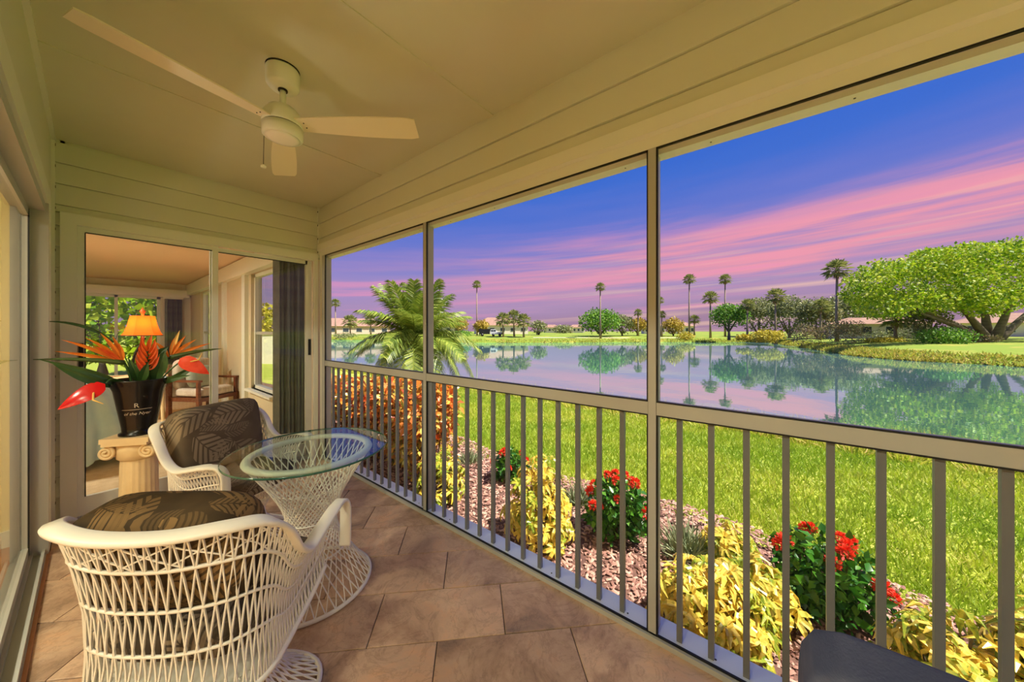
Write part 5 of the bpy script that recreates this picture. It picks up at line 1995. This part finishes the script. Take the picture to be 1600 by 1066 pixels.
# shrubs along the right bank
for name, lab, px, yt, hp, d, m_, n_ in (
        ('yellow_hedge', 'yellow hedge at the water beside the thick-headed palm', 1200, 515, 24, 62, M_T4, 1100), ('yellow_hedge', 'small yellow bush left of the yellow hedge', 1163, 523, 12, 66, M_T4, 500),
        ('rosy_shrub', 'rosy olive shrub right of the yellow hedge', 1262, 505, 25, 52, M_T5, 1300), ('rosy_shrub', 'taller rosy olive shrub below the tallest palm', 1318, 499, 32, 47, M_T5, 1700),
        ('yellow_hedge', 'low yellow hedge under the left of the spreading tree', 1385, 527, 28, 45, M_T4, 900), ('green_shrub', 'bright green mounded shrub on the right bank', 1477, 512, 34, 38, M_T1, 1700),
        ('rosy_shrub', 'low rosy shrub right of the bright green mound', 1530, 522, 24, 40, M_T5, 900), ('green_shrub', 'dark low hedge behind the right bank lawn', 1400, 514, 40, 56, M_T2, 1200),
        ('green_shrub', 'low green bush between the two tall palms', 1072, 519, 14, 80, M_T4, 500), ('green_shrub', 'bush at the foot of the pink house', 540, 520, 20, 100, M_T2, 700),
        ('green_shrub', 'bush below the ochre tree beside the truck', 722, 516, 16, 86, M_T1, 600)):
    crown_tree(name, lab, px, yt, 530, hp, d, m_, 'shrub', 'shrubs on the far bank', leaf=0.22 if d < 60 else 0.34, n=n_, crown_from=0.0, lumps=7, trunk=False)


def build_big_tree():
    d = 44.0
    b = at_depth(1548, HORIZON, d)
    gz = shore_ground(b.x, b.y)
    t = thing('spreading_tree', 'huge spreading bright green tree filling the right side of the far bank', 'tree', (b.x, b.y, gz))
    rt = Vector((RGT[0], RGT[1], 0))
    fw = Vector((FWD[0], FWD[1], 0))

    def loc(px, py, off=0.0):
        q = at_depth(px, py, d + off)
        return q - b + Vector((0, 0, b.z - gz))

    cl, k = [], d / FPX
    spots = [(1345, 465, 20), (1362, 440, 22), (1375, 480, 24), (1395, 425, 22), (1405, 460, 26), (1435, 470, 26), (1430, 420, 22), (1455, 405, 18), (1470, 440, 30), (1500, 400, 20), (1505, 465, 26), (1520, 425, 28),
             (1545, 392, 18), (1550, 450, 30), (1575, 410, 26), (1590, 460, 26), (1605, 388, 20), (1620, 430, 30), (1655, 405, 26), (1660, 455, 28), (1690, 430, 26), (1480, 418, 20), (1535, 480, 22), (1640, 390, 20), (1720, 455, 26)]
    for i, (px, py, r) in enumerate(spots):
        for off in (-5.0, 0.5, 5.5):
            jx, jy = rnd.uniform(-14, 14), rnd.uniform(-6, 6)
            q = loc(px + jx, py + jy, off)
            R = r * k
            cl.append((tuple(q), (R * 1.25, R * 1.25, R * 0.62), 560))
    foliage('foliage', cl, 0.32, M_T3, t, shell=0.5)
    tr = MB()
    for j, (px0, pxe, pye, off) in enumerate(((1548, 1400, 470, 0), (1548, 1470, 450, -3), (1545, 1530, 430, 2), (1552, 1600, 440, -2), (1555, 1660, 450, 2), (1540, 1440, 490, -4))):
        p0, p2 = loc(px0, 530, rnd.uniform(-0.4, 0.4)), loc(pxe, pye, off)
        p0.z = -0.2
        mid = p0.lerp(p2, 0.45) + Vector((0, 0, 0.4))
        tr.tube([p0, p0.lerp(mid, 0.5), mid, p2], [0.55, 0.42, 0.30, 0.10], 8)
    tr.build('trunk', M_BARK, t, smooth=True)


build_big_tree()

# ================================================================== OUTSIDE: houses and truck
M_HW = mat('pale_stucco', (236, 222, 206), rough=0.9)
M_HP = mat('pink_stucco', (232, 200, 180), rough=0.9)
M_ROOF = mat('brown_tile_roof', (150, 114, 96), (172, 136, 116), scale=1.5, rough=0.9)
M_DGLASS = mat('dark_window', (70, 76, 84), rough=0.15)


def house(label, px, d, w, dep, hw, hr, wallm, yaw=0.0, nwin=4):
    b = at_depth(px, HORIZON, d)
    gz = shore_ground(b.x, b.y) - 0.05
    ang = math.atan2(-b.x, b.y) + yaw
    t = thing('house', label, 'building', (b.x, b.y, gz), ang, 'houses across the lake')
    MB().box(-w / 2, w / 2, -dep / 2, dep / 2, 0, hw).build('walls', wallm, t)
    e = 0.6
    a, bb, r = w / 2 + e, dep / 2 + e, w / 2 - dep / 2 * 0.9
    MB().add([(-a, -bb, hw), (a, -bb, hw), (a, bb, hw), (-a, bb, hw), (-r, 0, hw + hr), (r, 0, hw + hr)], [(0, 1, 5, 4), (1, 2, 5), (2, 3, 4, 5), (3, 0, 4), (3, 2, 1, 0)]).build('roof', M_ROOF, t)
    for k in range(nwin):
        x = -w / 2 + w * (k + 0.5) / nwin
        ww = w / nwin * 0.24
        f = MB().box(x - ww, x + ww, -dep / 2 - 0.06, -dep / 2 + 0.02, 0.9, min(hw - 0.4, 2.3)).build('window', M_TRIM, t)
        MB().box(x - ww * 0.88, x + ww * 0.88, -dep / 2 - 0.08, -dep / 2 - 0.05, 1.0, min(hw - 0.5, 2.2)).build('pane', M_DGLASS, f)


house('pink house with a pale roof at the far left across the lake', 548, 125, 26, 12, 3.0, 3.0, M_HP, 0.1, 6)
house('brown-roofed house behind the near palm', 690, 112, 13, 9, 3.0, 2.9, M_HW, -0.1, 5)
house('wide brown-roofed house behind the truck and palm cluster', 782, 126, 19, 10, 3.2, 3.0, M_HW, 0.15, 5)
house('low white house glimpsed behind the rosy shrubs', 1365, 60, 12, 6, 2.7, 1.2, M_HW, 0.2, 4)
house('tan-roofed house glimpsed behind the trunk of the spreading tree', 1590, 66, 16, 9, 2.8, 2.0, M_HW, 0.2, 4)
for i, px in enumerate((862, 900, 1020, 1065)):
    house(['tiny distant pale house right of the palm cluster', 'tiny distant pale house left of the round green tree', 'distant pale house behind the thick screen post', 'distant pale house behind the two tall palms'][i], px, 190 if i < 2 else 130, 9 if i < 2 else 7.5, 6, 3.0, 1.6, M_HW, 0.1 * i, 4)


def build_truck():
    b = at_depth(769, HORIZON, 88)
    gz = shore_ground(b.x, b.y)
    t = thing('pickup_truck', 'white pickup truck with a black box trailer by the palm cluster', 'truck', (b.x, b.y, gz), math.atan2(-b.x, b.y))
    M_WT = mat('white_truck_paint', (236, 236, 238), rough=0.3)
    M_BT = mat('black_truck_paint', (28, 28, 32), rough=0.35)
    MB().box(-0.4, 2.4, -0.95, 0.95, 0.55, 1.15).build('body', M_WT, t)
    vs = [(-0.5, -0.9, 1.15), (1.5, -0.9, 1.15), (1.5, 0.9, 1.15), (-0.5, 0.9, 1.15), (-0.35, -0.8, 1.85), (0.85, -0.8, 1.85), (0.85, 0.8, 1.85), (-0.35, 0.8, 1.85)]
    cab = MB().add(vs, [(0, 1, 5, 4), (1, 2, 6, 5), (2, 3, 7, 6), (3, 0, 4, 7), (4, 5, 6, 7)]).build('cab', M_WT, t)
    for x0, x1 in ((-0.3, 0.3), (0.38, 0.95)):
        MB().box(x0, x1, -0.91, -0.86, 1.25, 1.7).build('side_window', M_DGLASS, cab)
    MB().box(-3.4, -0.6, -0.95, 0.95, 0.6, 1.95).build('cargo_box', M_BT, t)
    MB().box(2.35, 2.75, -0.9, 0.9, 0.5, 1.05).build('bonnet_end', M_BT, t)
    for x in (-2.6, 0.3, 2.0):
        for y in (-0.92, 0.92):
            m = MB()
            m.tube([(x, y - 0.12, 0.38), (x, y + 0.12, 0.38)], 0.38, 16)
            m.build('wheel', M_BT, t, smooth=True)


build_truck()


def build_path():
    pts = crom([Vector((x, y, 0)) for x, y in ((66.5, 46.5), (80, 31), (91, 18.5), (99.5, 8.5))], 10)
    m = MB()
    vs, fs = [], []
    for i, q in enumerate(pts):
        v = Vector((q.x - 20, q.y - 20, 0)).normalized()
        for o in (0.0, 1.6):
            p = q + v * o
            vs.append((p.x, p.y, shore_ground(p.x, p.y) + 0.10))
    for i in range(len(pts) - 1):
        fs.append((i * 2, i * 2 + 1, i * 2 + 3, i * 2 + 2))
    struct(m.add(vs, fs).build('shore_path', mat('pale_path', (232, 214, 182), rough=0.95)), 'pale footpath along the far shore', 'path')


build_path()

# garden seen through the sunroom windows
def build_side_garden():
    for i, (x, y, h, r) in enumerate(((-1.2, 16.0, 4.5, 2.0), (1.0, 17.5, 5.0, 2.2), (2.3, 19.5, 4.0, 1.3))):
        t = thing('garden_tree', ['leafy garden tree filling the left of the sunroom end window', 'leafy garden tree filling the middle of the sunroom end window', 'leafy garden tree beyond the corner of the sunroom'][i], 'tree', (x, y, ZG - 0.02), 0, 'trees behind the sunroom')
        foliage('foliage', [((0, 0, h * 0.55), (r, r, h * 0.42), 1500), ((0.3, -0.4, h * 0.75), (r * 0.7, r * 0.7, h * 0.25), 600)], 0.26, M_T3, t, shell=0.5)
        MB().tube([(0, 0, -0.1), (0.05, 0, h * 0.3), (0, 0, h * 0.6)], [0.14, 0.11, 0.06], 8).build('trunk', M_BARK, t, smooth=True)
    w = thing('garden_wall', 'white garden wall seen through the first sunroom window', 'wall', (6.3, 24.8, ground_z(6.3)), math.radians(-14))
    MB().box(-2.2, 1.7, -0.1, 0.1, -0.2, 1.75).build('panel', M_HW, w)
    MB().box(-2.25, 1.75, -0.15, 0.15, 1.75, 1.85).build('coping', M_TRIM, w)
    t = thing('garden_tree', 'yellow tree over the white garden wall seen through the first sunroom window', 'tree', (6.6, 28.5, ground_z(6.6) - 0.02), 0, 'trees behind the sunroom')
    foliage('foliage', [((0, 0, 2.7), (2.2, 2.0, 1.2), 1500)], 0.3, M_T4, t, shell=0.5)
    MB().tube([(0, 0, -0.1), (0.05, 0, 1.2), (0, 0, 2.6)], [0.16, 0.12, 0.06], 8).build('trunk', M_BARK, t, smooth=True)


build_side_garden()
